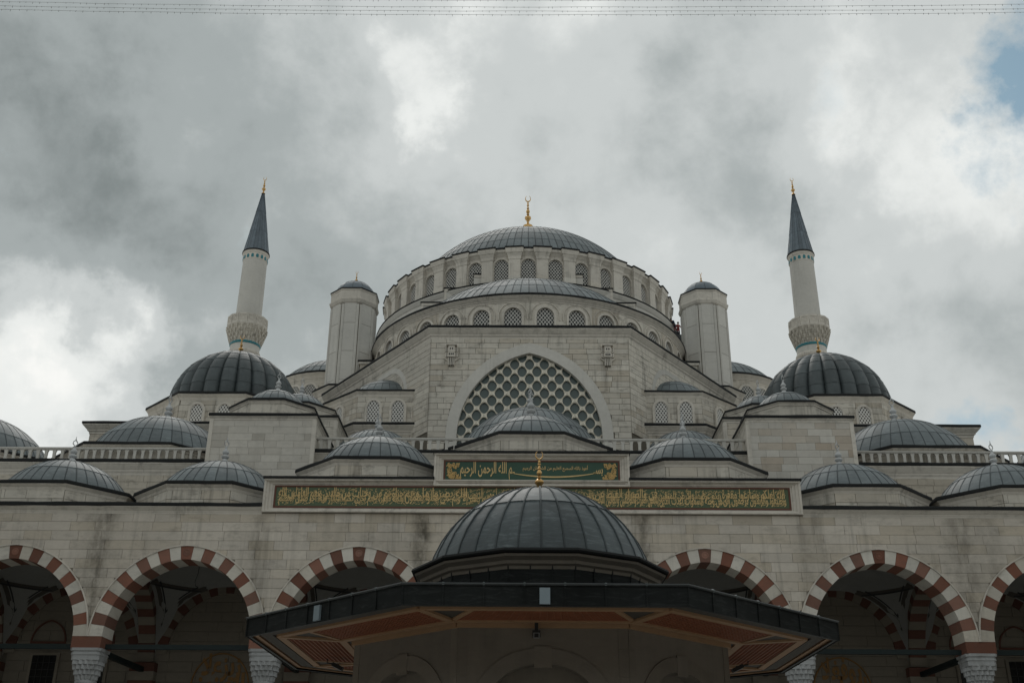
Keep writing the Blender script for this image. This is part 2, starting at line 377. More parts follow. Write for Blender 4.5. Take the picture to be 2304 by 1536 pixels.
STONE_N = [0]
def unit_stone(mat):
    def f():
        b = .0
        mb = MB(); mb.box(0, 1, 0, 1, 0, 1); return mb.mesh('stone', mat)
    return cached(('unit', mat), f)
def ashlar(parent, p0, p1, z0, z1, course, lmin, lmax, mat, cut=None, hole=None, pieces=True, depth=.05, gap=.024, rnd=None, limit=None, over=None, gaps=()):
    """courses of stones on the wall line p0->p1 (outside is to the right). cut(a)=lowest z the stone may reach; hole(a0,a1,z0,z1)=True skips."""
    rnd = rnd or random
    d = Vector((p1[0]-p0[0], p1[1]-p0[1])); L = d.length; d /= L; n = Vector((d.y, -d.x)); rz = math.atan2(d.y, d.x)
    z = z0; ci = 0; joined = MB(); count = 0
    nc = max(1, round((z1-z0)/course)); ch = (z1-z0)/nc
    while ci < nc:
        za = z0+ci*ch; zb = za+ch; a = -rnd.uniform(0, lmax*.6) if L > lmax else 0
        while a < L-1e-3:
            ln = rnd.uniform(lmin, lmax); b = a+ln
            if L-b < lmin*.5: b = L
            segs = [(max(0, a)+gap/2, min(L, b)-gap/2)]; va, vb = za+gap/2, zb-gap/2
            a = b
            for g0, g1, h0, h1 in gaps:
                if va < h1 and vb > h0:
                    segs = [q for u0, u1 in segs for q in (((u0, u1),) if u1 <= g0 or u0 >= g1 else ((u0, min(u1, g0)), (max(u0, g1), u1)))]
            for ua, ub in segs:
                if ub-ua < .08: continue
                if hole and hole(ua, ub, va, vb): continue
                pr = depth+rnd.uniform(-.008, .006)
                ox, oy = p0[0]+d.x*ua, p0[1]+d.y*ua
                wmap = lambda x, y, zz, ox=ox, oy=oy: (ox+d.x*x+n.x*-y, oy+d.y*x+n.y*-y, zz)
                if cut:
                    N = 12; xs = [ua+(ub-ua)*i/N for i in range(N+1)]
                    lo = [max(va, cut(x)) for x in xs]
                    if max(lo) > va+1e-4:
                        run, runs = [], []
                        for x, l in zip(xs, lo):
                            if l < vb-.03: run.append((x, l))
                            else:
                                if len(run) > 1: runs.append(run)
                                run = []
                        if len(run) > 1: runs.append(run)
                        for run in runs:
                            poly = [(x-ua, l) for x, l in run]+[(run[-1][0]-ua, vb), (run[0][0]-ua, vb)]
                            if pieces:
                                MB().prism_xz(poly, -pr, .02).build('stone', mat, parent, T(ox, oy, 0, rz)); count += 1
                            else: joined.prism_xz(poly, -pr, .02, wmap)
                        continue
                if pieces and (limit is None or count < limit):
                    put('stone', unit_stone(mat), parent, T(ox+n.x*pr, oy+n.y*pr, va, rz) @ Matrix.Diagonal((ub-ua, pr+.02, vb-va, 1))); count += 1
                else: joined.prism_xz([(0, va), (ub-ua, va), (ub-ua, vb), (0, vb)], -pr, .02, wmap)
        ci += 1
    if joined.v: joined.build('stone_courses', mat, parent, kind='stuff')
    STONE_N[0] += count
    return count

def octagon(cx, cy, ap, n=8, rot=0.):
    """plan polygon, one side facing -Y, walking so that outside is on the right (counter-clockwise)"""
    R = ap/math.cos(PI/n)
    return [(cx+R*math.sin(rot+PI/n+2*PI*i/n), cy-R*math.cos(rot+PI/n+2*PI*i/n)) for i in range(n)]
EJ = random.Random(21)
def cornice(parent, path, z, closed=False, h=.45, out=.3, edge=.17, mat='trim', name='cornice', flash=True, inner=.0):
    """stone moulding whose top is at z-edge, with a dark lead edge strip on top"""
    edge *= 1.35; zt = z-edge
    prof = [(inner-.02, zt-h), (.05, zt-h), (.06, zt-h*.82), (out*.35, zt-h*.68), (out*.4, zt-h*.55), (out*.5, zt-h*.5), (out*.86, zt-h*.22), (out*.9, zt-h*.15), (out, zt-h*.13), (out, zt), (inner-.02, zt)]
    MB().sweep(path, prof, closed).build(name, mat, parent)
    if flash:
        e = [(inner-.02, zt+.002), (out+.05, zt+.002), (out+.06, zt+edge*.5), (out+.03, zt+edge), (inner-.02, zt+edge*1.05)]
        P = [path[0]]; idx = list(zip(path, path[1:]+([path[0]] if closed else [])))
        for a_, b_ in idx:
            k_ = max(1, int(math.dist(a_, b_)/1.1))
            P += [(a_[0]+(b_[0]-a_[0])*j/k_, a_[1]+(b_[1]-a_[1])*j/k_) for j in range(1, k_+1)]
        if closed: P = P[:-1]
        mb = MB().sweep(P, e, closed); mb.v = [(x, y, z_+EJ.uniform(-.022, .022)) for x, y, z_ in mb.v]
        mb.build('lead_edge', 'flashing', parent)

def cap_profile(R, rise, point=0.):
    Rs = (R*R+rise*rise)/(2*rise); zc = rise-Rs; a0 = math.asin(min(1, max(-1, -zc/Rs)))
    def f(t):
        a = a0+(PI/2-a0)*t; r = Rs*math.cos(a); z = zc+Rs*math.sin(a)
        if point: z += point*max(0, t-.7)**2*10
        return max(r, .0), z
    return f
def lead_dome(parent, c, prof, n, rows, ang=(-115, 115), roll=(.035, .03), mat='lead', key=None, t_top=.93, under='lead_seam', panel_max=None):
    """dome skin: one part per lead sheet in view, the sheets behind joined; c = centre of the base circle"""
    key = key or random.random(); st = 2*PI/n
    rp = [rows[i] for i in range(len(rows))]
    def patch(mb, t0, t1, rz=0., nt_=4, na=2, off0=.035, off1=.012):
        g = st*.012
        def P(t, a, o):
            r, z = prof(t); r2, z2 = prof(min(1, t+.01)); r1, z1 = prof(max(0, t-.01))
            tx, tz = r2-r1, z2-z1; l = math.hypot(tx, tz) or 1
            nx, nz = tz/l, -tx/l
            rr = r+nx*o; a += rz
            return (rr*math.sin(a), -rr*math.cos(a), z+nz*o)
        mb.cur = 0
        rs = [[P(t0+(t1-t0)*k/nt_, -st/2+g+(st-2*g)*j/na, off0+(off1-off0)*k/nt_) for j in range(na+1)] for k in range(nt_+1)]
        mb.rings(rs, False)
        # lower lip
        mb.rings([[P(t0, -st/2+g+(st-2*g)*j/na, -.02) for j in range(na+1)], rs[0]], False)
        # standing roll on the left edge
        mb.cur = 1; w, h = roll; rs = []
        for k in range(nt_+1):
            t = t0+(t1-t0)*k/nt_; r = max(.05, prof(t)[0]); da = min(w/r, st*.3)
            rs.append([P(t, -st/2-da, .01), P(t, -st/2-da*.6, h), P(t, -st/2+da*.6, h), P(t, -st/2+da, .01)])
        mb.rings(rs, False)
        mb.cur = 0
    base = T(*c); back = MB()
    k0 = []
    for i in range(n):
        a = (i+.5)*st if n % 2 == 0 else i*st
        deg = (math.degrees(a)+180) % 360-180
        k0.append((a, deg))
    for ri in range(len(rp)-1):
        t0, t1 = rp[ri], rp[ri+1]
        def f():
            mb = MB(); patch(mb, t0, t1); return mb.mesh('lead_sheet', mat, 'lead_seam', smooth=True)
        me = cached(('sheet', key, ri), f)
        for a, deg in k0:
            if ang[0] <= deg <= ang[1] and (panel_max is None or ri in panel_max): put('lead_sheet', me, parent, base @ Matrix.Rotation(a, 4, 'Z'))
            else: patch(back, t0, t1, a)
    # under-shell and crown
    sh = MB(); N = max(24, n)
    sh.rings([[(prof(t)[0]*math.sin(2*PI*i/N), -prof(t)[0]*math.cos(2*PI*i/N), prof(t)[1]-.02) for i in range(N)] for t in [k/12*rp[-1] for k in range(13)]])
    sh.build('dome_shell', under, parent, base, smooth=True)
    cr = MB(); tt = [rp[-1]-.012+(1-rp[-1]+.012)*k/5 for k in range(6)]
    cr.rings([[(max(prof(t)[0], .01)*math.sin(2*PI*i/24), -max(prof(t)[0], .01)*math.cos(2*PI*i/24), prof(t)[1]+.035) for i in range(24)] for t in tt], True, False, True)
    cr.build('crown_sheet', mat, parent, base, smooth=True)
    if back.v: back.build('lead_sheets', (mat, 'lead_seam'), parent, base, kind='stuff', smooth=True)
def finial_gold(parent, x, y, z, h, w=1.):
    """stacked gilded bulbs with a crescent; h total height"""
    def f():
        mb = MB(); k = 1.
        prof = [(.12, 0), (.115, .02), (.075, .06), (.045, .11), (.04, .15), (.055, .165), (.06, .185), (.115, .235), (.125, .27), (.115, .30), (.06, .335), (.035, .36), (.055, .375), (.055, .39), (.03, .405), (.055, .43), (.075, .47), (.065, .51), (.035, .545), (.03, .56), (.05, .575), (.05, .59), (.03, .605), (.025, .65), (.045, .67), (.045, .685), (.022, .70), (.035, .73), (.03, .755), (.015, .785), (.012, .80)]
        mb.lathe(prof, 14)
        # crescent, open to the top, lying in the x,z plane
        R = .098; pts = []; rr = []
        for i in range(25):
            a = R_(-90-152+304*i/24); s_ = math.cos((i-12)/12*PI/2)
            pts.append((R*math.cos(a), 0, .80+R+R*math.sin(a)+.0)); rr.append(.004+.017*s_)
        mb.tube(pts, rr, 8)
        return mb.mesh('finial', 'gold', smooth=True)
    return put('finial', cached('gold_finial', f), parent, T(x, y, z) @ Matrix.Diagonal((h*w, h*w, h, 1)))
def finial_stone(parent, x, y, z, h, rz=0.):
    def f():
        mb = MB()
        mb.lathe([(.22, 0), (.20, .03), (.13, .10), (.085, .17), (.07, .20), (.10, .215), (.135, .25), (.14, .285), (.10, .325), (.055, .35), (.075, .37), (.115, .41), (.12, .45), (.09, .50), (.05, .545), (.035, .60), (.045, .615), (.045, .635), (.02, .66)], 12)
        # open leaf of a bent bar
        P = [(0, .64), (.085, .74), (.075, .80), (.03, .84), (0, .90), (-.03, .84), (-.075, .80), (-.085, .74)]
        mb.tube([(x, 0, z) for x, z in P], .020, 6, True)
        mb.tube([(0, 0, .88), (0, 0, 1.0)], [.02, .006], 6)
        return mb.mesh('finial', 'finial_stone', smooth=True)
    return put('finial', cached('stone_finial', f), parent, T(x, y, z, rz) @ Matrix.Diagonal((h, h, h, 1)))

def lattice_mesh(s, h, zb, pitch_x, pitch_z, bar, depth, mat, key):
    """diamond lattice clipped to an arch opening (half-span s, rise h above 0, bottom zb<0), local x,z"""
    def f():
        mb = MB()
        def inside(x, z): return abs(x) <= s and z >= zb and (z <= 0 or z <= arch_z(s, h, 0, x))
        L = math.hypot(pitch_x, pitch_z)
        for sg in (-1, 1):
            dx, dz = sg*pitch_x/L, pitch_z/L
            k = -40
            while k <= 40:
                x0 = k*pitch_x; t = -8.; run = None
                while t < 8.:
                    x, z = x0+dx*t, zb+dz*t
                    ins = inside(x, z)
                    if ins and run is None: run = t
                    if run is not None and not ins:
                        a, b_ = run, t; nx, nz = -dz*bar/2, dx*bar/2
                        p, q = (x0+dx*a, zb+dz*a), (x0+dx*b_, zb+dz*b_)
                        yy = -depth*(1 if sg > 0 else .96)
                        mb.prism_xz([(p[0]-nx, p[1]-nz), (q[0]-nx, q[1]-nz), (q[0]+nx, q[1]+nz), (p[0]+nx, p[1]+nz)], yy, 0)
                        run = None
                    t += .03
                k += 1
        return mb.mesh('lattice', mat)
    return cached(('lat',)+tuple(key), f)
def arch_poly(s, h, zb, n=10): return [(s, zb)]+arch_pts(s, h, 0, n)+[(-s, zb)]
def lattice_window(parent, Mw, s, h, zb, px, pz, bar, key, frame_t=.2, frame_out=.12, recess=.3, lat='lattice_white', glass='glass_dark', frame_mat='trim', outer=None):
    """window whose spring centre is the local origin, wall face at y=0, facing -y"""
    w = put('window', cached(('wf',)+tuple(key), lambda: ring_mesh(s, h, frame_t, -frame_out, recess, zb, frame_mat, 8, 'window')), parent, Mw)
    def g():
        mb = MB(); mb.prism_xz(arch_poly(s+.02, h+.02, zb), recess-.04, recess); return mb.mesh('glass', glass)
    put('glass', cached(('wg',)+tuple(key), g), w, Mw)
    put('lattice', lattice_mesh(s, h, zb, px, pz, bar, .09, lat, key), w, Mw @ T(0, recess-.045, 0))
    return w
# ------------------------------------------------------------------ ground
mb = MB(); mb.add([(-400, -300, 0), (400, -300, 0), (400, 500, 0), (-400, 500, 0)], [(0, 1, 2, 3)])
mb.build('courtyard_paving', 'paving', kind='structure')

# ------------------------------------------------------------------ courtyard arcade
WT = 1.55; BAY = 9.36; YF = 58.0; AS, AH, AT, ASP = 3.9, 4.1, .72, 10.75
arc = thing('courtyard_arcade', 'long stone arcade with red and white striped arches on marble columns, behind the fountain kiosk', 'arcade', (0, YF, 0))
KS = list(range(-4, 5))
mb = MB()
wall_open(mb, -4.5*BAY, 4.5*BAY, ASP, 17.5, [(k*BAY, AS+AT-.03, AH+AT-.06, ASP, ASP) for k in KS], YF+.045, YF+WT)
aw = mb.build('wall', 'mortar_light', arc)
def cut_arc(a):
    x = a-4.5*BAY; k = round(x/BAY); q = arch_z(AS, AH, AT+.06, x-k*BAY)
    return ASP+q if q > 0 else ASP
rs = random.Random(3)
ashlar(aw, (-4.5*BAY, YF+.05), (-32., YF+.05), ASP, 17.42, .51, 1.2, 2.3, 'limestone_arcade', cut=cut_arc, pieces=False, gap=.016, rnd=rs)
ashlar(aw, (-32., YF+.05), (32., YF+.05), ASP, 17.42, .51, 1.2, 2.3, 'limestone_arcade', cut=lambda a: cut_arc(a+4.5*BAY-32.), rnd=rs, limit=330, gap=.016)
ashlar(aw, (32., YF+.05), (4.5*BAY, YF+.05), ASP, 17.42, .51, 1.2, 2.3, 'limestone_arcade', cut=lambda a: cut_arc(a+4.5*BAY+32.), pieces=False, gap=.016, rnd=rs)

def vous(i, side, y0, y1, shade=False):
    def f():
        R, e, phi = arch_geo(AS, AH); d = phi/11.5; mb = MB(); g = .0016; N = 3
        def P(a, o): return (-e+(R+o)*math.cos(a), (R+o)*math.sin(a))
        if i == 0:
            a0 = phi-d/2+g; a1i = phi; a1o = math.acos(e/(R+AT))
            inn = [P(a0+(a1i-a0)*k/2, 0) for k in range(3)]; out = [P(a0+(a1o-a0)*k/2, AT) for k in range(3)]
            poly = inn+[(-x, z) for x, z in inn[-2::-1]]; po = out+[(-x, z) for x, z in out[-2::-1]]
            poly = poly+po[::-1]
        else:
            a1 = phi-(i-.5)*d-g; a0 = phi-(i+.5)*d+g
            poly = [P(a0+(a1-a0)*k/N, 0) for k in range(N+1)]+[P(a1-(a1-a0)*k/N, AT) for k in range(N+1)]
            if side < 0: poly = [(-x, z) for x, z in poly][::-1]
        mb.prism_xz(poly, y0, y1)
        return mb.mesh('voussoir', ('red_stone_shade' if shade else 'red_stone') if i % 2 == 0 else ('portico_stone_shade' if shade else 'white_stone'))  # inner rings take the copies with shade painted into the colour
    return cached(('v', i, side, y0, y1, shade), f)
def arch_ring(parent, Mw, y0, y1, name='arch', shade=False):
    a = thing(name, None, None, parent=parent, loc=Mw.translation)
    put('keystone', vous(0, 1, y0, y1, shade), a, Mw)
    for i in range(1, 12):
        for s in (1, -1): put('voussoir', vous(i, s, y0, y1, shade), a, Mw)
    return a
me_mould = ring_mesh(AS+AT, AH+AT, .07, -.09, .05, 0, 'trim', 18, 'arch_moulding')
def rosette():
    mb = MB(); mb.lathe([(.2, 0), (.2, .02), (.15, .03), (.13, .015), (.06, .02), (.0, .035)], 14)
    me = mb.mesh('rosette', 'red_stone', smooth=True); me.transform(Matrix.Rotation(R_(90), 4, 'X')); return me
me_ros = rosette()
for k in KS:
    Mw = T(k*BAY, YF, ASP); a = arch_ring(arc, Mw, -.03, WT)
    put('arch_moulding', me_mould, a, Mw); put('rosette', me_ros, a, T(k*BAY, YF-.03, ASP+AH+.36))
# columns
def capital():
    mb = MB(); N = 32; rs = []
    def ringat(z, r, sq, rip):
        out = []
        for i in range(N):
            a = 2*PI*(i+.5)/N; c_, s_ = math.cos(a), math.sin(a)
            q = r/max(abs(c_), abs(s_)); rr = r*(1-sq)+q*sq; rr *= 1+rip*(1 if i % 2 else -1)
            out.append((rr*c_, rr*s_, z))
        return out
    for z, r, sq, rip in ((8.42, .60, 0, 0), (8.55, .60, 0, 0), (8.58, .56, 0, .0), (8.62, .57, .05, .08), (8.84, .60, .12, .08), (8.86, .67, .15, -.09), (9.10, .66, .25, -.09), (9.12, .74, .3, .08), (9.34, .72, .5, .08), (9.36, .78, .65, -.06), (9.55, .765, .8, -.06), (9.57, .79, 1, 0), (9.80, .79, 1, 0), (9.83, .83, 1, 0), (9.93, .83, 1, 0), (9.96, .80, 1, 0), (10.0, .80, 1, 0), (10.03, .87, 1, 0), (10.17, .89, 1, 0)):
        rs.append(ringat(z, r, sq, rip))
    mb.rings(rs, True, True, True); return mb.mesh('capital', 'marble')
me_cap = capital()
mb = MB(); mb.lathe([(.62, 0), (.62, .3), (.56, .36), (.55, 4), (.53, 8.22)], 28); me_shaft = mb.mesh('shaft', 'marble', smooth=True)
mb = MB(); mb.lathe([(.56, 8.22), (.60, 8.25), (.60, 8.38), (.56, 8.42)], 28); me_band = mb.mesh('bronze_band', 'wood_dark', smooth=True)
mb = MB(); mb.box(-.78, .78, -.03, WT, 10.17, ASP-.004); me_imp = mb.mesh('impost', 'red_stone')
for k in range(-4, 6):
    x = (k-.5)*BAY; c = thing('column', None, None, parent=arc, loc=(x, YF+.75, 0))
    put('shaft', me_shaft, c, T(x, YF+.75)); put('bronze_band', me_band, c, T(x, YF+.75)); put('capital', me_cap, c, T(x, YF+.78) @ Matrix.Diagonal((.92, .92, 1, 1))); put('impost', me_imp, c, T(x, YF))
    MB().box(x-.14, x+.14, YF+1.5, 67.4, 10.12, 10.4).build('tie_beam', 'green_bar', arc)
for k in KS:
    MB().box(k*BAY-3.9, k*BAY+3.9, YF+.66, YF+.9, 10.2, 10.45).build('tie_beam', 'green_bar', arc)
# cornice of the low side stretches, attic with the two inscription fields
def straight(x0, x1, y, z, parent, **kw): cornice(parent, [(x0, y), (x1, y)], z, **kw)
straight(-4.5*BAY, -14.86, YF+.04, 17.95, arc, h=.40, out=.24, edge=.15)
straight(14.86, 4.5*BAY, YF+.04, 17.95, arc, h=.40, out=.24, edge=.15)
MB().box(-14.85, 14.85, YF+.06, YF+.9, 17.42, 19.33).build('attic_wall', 'trim', arc)
MB().box(-5.45, 5.45, YF+.07, YF+.88, 19.33, 20.86).build('attic_wall', 'trim', arc)
def rect_frame(parent, ro, ri, steps, name='panel_frame', mat='trim'):
    mb = MB(); rs = []
    for t, y in steps:
        x0, x1, z0, z1 = (ro[i]+(ri[i]-ro[i])*t for i in range(4))
        rs.append([(x0, y, z0), (x1, y, z0), (x1, y, z1), (x0, y, z1)])
    mb.rings(rs); mb.build(name, mat, parent)
st = [(0, YF+.1), (0, YF-.22), (.22, YF-.22), (.25, YF-.15), (.5, YF-.12), (.55, YF-.05), (.8, YF-.03), (.85, YF+.03), (1, YF+.04), (1, YF+.08)]
rect_frame(arc, (-14.85, 14.85, 17.46, 19.33), (-14.31, 14.31, 17.74, 19.03), st)
st2 = [(t, y-.004) for t, y in st]
rect_frame(arc, (-5.45, 5.45, 18.99, 20.86), (-4.94, 4.94, 19.27, 20.55), st2)
for x0, x1, z in ((-14.86, -5.46, 19.33), (5.46, 14.86, 19.33), (-5.46, 5.46, 20.86)):
    MB().box(x0-.06, x1+.06, YF-.34, YF+.9, z+.002, z+.13).build('lead_edge', 'flashing', arc)
    MB().box(x0, x1, YF-.26, YF+.1, z-.10, z).build('cornice', 'trim', arc)
# roofs behind the parapets
mb = MB()
mb.box(-4.5*BAY, -14.9, YF+.5, 67.0, 17.55, 17.8); mb.box(14.9, 4.5*BAY, YF+.5, 67.0, 17.55, 17.8)
mb.box(-14.9, -5.5, YF+.5, 67.0, 17.55, 19.2); mb.box(5.5, 14.9, YF+.5, 67.0, 17.55, 19.2); mb.box(-5.5, 5.5, YF+.5, 67.0, 17.55, 20.8)
mb.build('roof', 'lead_roof', arc)
# vaults of the portico
VS = 4.18; VY = 63.55; VZ = 11.1
def vz(x, y):
    q = x*x+y*y
    return math.sqrt(max(0, 2*VS*VS-q)) if q > VS*VS else VS+.9*(1-q/(VS*VS))*1.0
def vault():
    mb = MB(); NA = 48; rs = []
    for k in range(13):
        ring = []
        for i in range(NA):
            a = 2*PI*i/NA; m = VS/max(abs(math.cos(a)), abs(math.sin(a)))
            rr = VS*k/6 if k <= 6 else VS+(m-VS)*(k-6)/6
            rr = max(rr, .01); x, y = rr*math.cos(a), rr*math.sin(a); ring.append((x, y, vz(x, y)))
        rs.append(ring)
    mb.rings(rs); return mb.mesh('vault', 'plaster', smooth=True)
def pend_border(o0, wid, dz_, mat, nm, sx_):
    mb = MB()
    def strip(f, n=14):
        a = [f(i/n, 0) for i in range(n+1)]; b_ = [f(i/n, 1) for i in range(n+1)]
        mb.rings([[(x, y, vz(x, y)-dz_) for x, y in a], [(x, y, vz(x, y)-dz_) for x, y in b_]], False)
    for sx in (sx_,):
        w = lambda t, u: VS-o0-wid*u; q0 = 1.15+o0*2.; q1 = VS-o0
        strip(lambda t, u: (sx*w(t, u), q0+(q1-q0)*t)); strip(lambda t, u: (sx*(q0+(q1-q0)*t), w(t, u)))
        def arcs(t, u, sx=sx):
            e_ = 16+o0*20; a = R_(e_+(90-2*e_)*t); r = VS+o0*.5+wid*u; return (sx*r*math.cos(a), r*math.sin(a))
        strip(arcs)
    return mb.mesh(nm, mat)
me_v = vault(); me_pb = [pend_border(.16, .20, .03, 'ornament_dark', 'pendentive_border', q) for q in (1, -1)]; me_pl = [pend_border(.40, .07, .035, 'border_dark', 'pendentive_line', q) for q in (1, -1)]
for k in KS:
    put('vault', me_v, arc, T(k*BAY, VY, VZ)); [put(q_.name.split('.')[0], q_, arc, T(k*BAY, VY, VZ)) for q_ in me_pb+me_pl]
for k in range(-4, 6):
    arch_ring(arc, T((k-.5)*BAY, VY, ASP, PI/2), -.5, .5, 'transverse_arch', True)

# wall of the prayer hall behind the portico
wl = thing('hanging_wire', 'thin loop of wire hanging from the top of the second arch from the left', 'wire', (-18.6, 60.2, 13.5))
MB().tube([(-18.6, 60.2, 15.6), (-18.62, 60.2, 14.6), (-18.75, 60.2, 14.1), (-18.68, 60.2, 13.85), (-18.52, 60.2, 13.8)], .02, 5).build('wire_loop', 'black_metal', wl)
hw = thing('portico_wall', 'shadowed stone back wall under the arcade with striped blind arches and dark windows', 'wall', (0, 67.3, 0))
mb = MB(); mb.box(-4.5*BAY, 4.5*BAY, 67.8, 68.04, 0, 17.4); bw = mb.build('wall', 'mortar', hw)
ashlar(bw, (-32, 67.8), (32, 67.8), 6., 15.6, .6, 1.5, 2.6, 'portico_stone_shade', pieces=False)
MB().box(-4.5*BAY, 4.5*BAY, 67.72, 67.8, 0, 6).build('plinth', 'portico_stone_shade', hw)
for k in range(-3, 4):
    if abs(k) < 1: continue
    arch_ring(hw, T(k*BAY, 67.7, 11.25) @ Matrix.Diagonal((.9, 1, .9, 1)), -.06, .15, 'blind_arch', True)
mbs = {}
for k in range(-3, 5):
    x = (k-.5)*BAY; p = thing('pilaster', None, None, parent=hw, loc=(x, 67, 0))
    for j in range(14):
        z0 = 3.4+j*.52
        MB().box(x-.75, x+.75, 67.1, 67.85, z0, z0+.512).build('stone_band', 'red_stone_shade' if j % 2 else 'portico_stone_shade', p)
def bwin(x):
    w = MB(); w.box(x-.9, x+.9, 67.570, 67.750, 6.8, 11.25); o = w.build('window_surround', 'portico_stone_shade', hw)
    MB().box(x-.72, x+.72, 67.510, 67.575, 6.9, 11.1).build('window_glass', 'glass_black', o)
    g = MB()
    for i in range(1, 4): g.box(x-.72+i*.36-.02, x-.72+i*.36+.02, 67.470, 67.510, 6.9, 11.1)
    for i in range(1, 10): g.box(x-.72, x+.72, 67.480, 67.500, 6.9+i*.42-.015, 6.9+i*.42+.015)
    g.build('grille', 'black_metal', o)
    put('lunette_outline', cached('lun', lambda: ring_mesh(1.0, 1.2, .09, -.04, .03, 0, 'border_red', 10, 'lunette_outline')), hw, T(x, 67.690, 11.95))
    MB().box(x-1.09, x+1.09, 67.650, 67.730, 11.83, 11.945).build('lunette_sill', 'border_red', hw)
for k in (-3, 3):
    for dx in (-1.5, 1.5): bwin(k*BAY+dx)

# ------------------------------------------------------------------ lead domes over the portico bays
def dome_unit(name, label, cx, cy, zt, ap, z0, R, rise, n, rows, fin, fh, group=None, nside=8, blocks=True, edge=.15, key=None, ch=.32, out=.22, ang=(-112, 112), cat='dome', course=.55, roll=(.04, .04)):
    d = thing(name, label, cat, (cx, cy, z0), group)
    path = octagon(cx, cy, ap, nside)
    dr = MB().sweep(path, [(0, z0), (0, zt-.05), (-ap*.5, zt-.04)], True).build('drum', 'mortar' if blocks else 'limestone', d)
    if blocks:
        for i in range(-2, 1) if nside == 8 else ():
            pass
        for i in range(nside):
            a, b_ = path[i-1], path[i]
            mid = ((a[0]+b_[0])/2-cx, (a[1]+b_[1])/2-cy); dg = math.degrees(math.atan2(mid[0], -mid[1]))
            if abs(dg) < 60: ashlar(dr, a, b_, z0, zt-edge-ch+.02, course, 1.0, 1.9, 'limestone', depth=.03)
            else: ashlar(dr, a, b_, z0, zt-edge-ch+.02, course, 1.0, 1.9, 'limestone', depth=.03, pieces=False)
    cornice(d, path, zt, True, h=ch, out=out, edge=edge)
    # skirt of lead between drum edge and dome
    sk = MB(); N = 48
    r0 = [(p[0], p[1], zt-.01) for p in path]
    ring_o = []
    for i in range(N):
        a = 2*PI*i/N; u = (math.sin(a), -math.cos(a)); m = (a+PI/nside) % (2*PI/nside)-PI/nside
        rr = ap/math.cos(m); ring_o.append((cx+u[0]*rr, cy+u[1]*rr, zt-.012))
    ring_i = [(cx+(R-.02)*math.sin(2*PI*i/N), cy-(R-.02)*math.cos(2*PI*i/N), zt+.10) for i in range(N)]
    sk.rings([ring_o, ring_i]); sk.build('lead_skirt', 'lead_seam', d)
    lead_dome(d, (cx, cy, zt+.08), cap_profile(R, rise-.08), n, rows, ang, roll=roll, key=(key, round(rise, 3)))
    if fin == 'stone': finial_stone(d, cx, cy, zt+rise-.02, fh, .6+cx)
    elif fin == 'gold': finial_gold(d, cx, cy, zt+rise-.02, fh)
    return d
ordn = {-3: 'outermost left', -2: 'second from the left', 2: 'second from the right', 3: 'outermost right'}
for k in (-3, -2, 2, 3):
    dome_unit('portico_dome', f'grey lead dome with stone finial, {ordn[k]} in the front row', k*BAY, 63., 19.42, 4.3, 17.8, 3.75, 2.4, 36, (0, .34, .66, .9), 'stone', 1.75, 'lead domes in the front row over the arcade', key='pd')
for k in (-1, 1):
    dome_unit('portico_dome', f'grey lead dome on a raised stone drum just {"left" if k < 0 else "right"} of the central inscription panels', k*BAY, 63., 20.92, 4.3, 19.2, 3.75, 2.5, 36, (0, .34, .66, .9), 'stone', 1.75, 'lead domes in the front row over the arcade', key='pd')
dome_unit('portico_dome', 'highest lead dome of the arcade, centred in front of the large latticed window', 0, 63., 22.45, 4.3, 20.8, 3.75, 2.32, 36, (0, .34, .66, .9), 'stone', 2.1, 'lead domes in the front row over the arcade', key='pd')
# second row behind the balustrade
dome_unit('gallery_dome', 'wide lead dome half hidden behind the highest arcade dome, below the latticed window', 0, 74.2, 25.6, 6.2, 23., 5.3, 3.9, 48, (0, .25, .5, .72, .92), 'stone', 2.0, blocks=False, key='gd')
for s in (-1, 1):
    dome_unit('gallery_dome', f'lead dome mostly hidden behind the balustrade and the {"left" if s < 0 else "right"} raised arcade dome', s*11.1, 74.2, 25.2, 4.2, 23., 3.3, 2.7, 36, (0, .3, .6, .9), 'stone', 1.7, blocks=False, key='gd2', edge=.1)
    dome_unit('gallery_dome', f'broad low lead dome behind the {"left" if s < 0 else "right"} balustrade, beside the tall stone block', s*27.7, 77.5, 25.75, 7.0, 22., 5.6, 4.15, 44, (0, .28, .56, .82, .94), 'stone', 2.3, blocks=False, key='wd', ang=(-115, 115))
    dome_unit('gallery_dome', f'lead dome cut off by the {"left" if s < 0 else "right"} edge of the picture, behind the balustrade', s*42.0, 77.5, 25.75, 7.0, 22., 5.9, 4.2, 44, (0, .28, .56, .82, .94), 'stone', 2.3, blocks=False, key='wd2', ang=(-115, 115))

# ------------------------------------------------------------------ upper terrace walls and balustrades
gw = thing('terrace_wall', 'stone terrace wall with moulded cornice carrying the balustrades above the arcade domes', 'wall', (0, 68, 17))
mb = MB(); mb.box(-14.3, 14.3, 68.05, 69, 17, 24.3); mb.box(-14.3, 14.3, 68.06, 79.9, 22, 24.2)
w0 = mb.build('wall', 'mortar', gw)
ashlar(w0, (-14.3, 68.05), (14.3, 68.05), 19.2, 23.5, .5, 1.1, 2., 'limestone', pieces=False)
straight(-14.3, 14.3, 68.05, 24.42, gw, h=.75, out=.3, edge=.17)
for s in (-1, 1):
    xa, xb = (21.1, 48.) if s > 0 else (-48., -21.1)
    mb = MB(); mb.box(xa, xb, 70.05, 71, 17, 24.1); mb.box(xa, xb, 70.06, 92, 22, 23.9); w1 = mb.build('wall', 'mortar', gw)
    ashlar(w1, (xa, 70.05), (xb, 70.05), 17.4, 23.3, .5, 1.1, 2., 'limestone', pieces=(True), limit=140, hole=lambda a0, a1, z0, z1: z1 < 18.3)
    straight(xa, xb, 70.05, 24.33, gw, h=.85, out=.32, edge=.17)
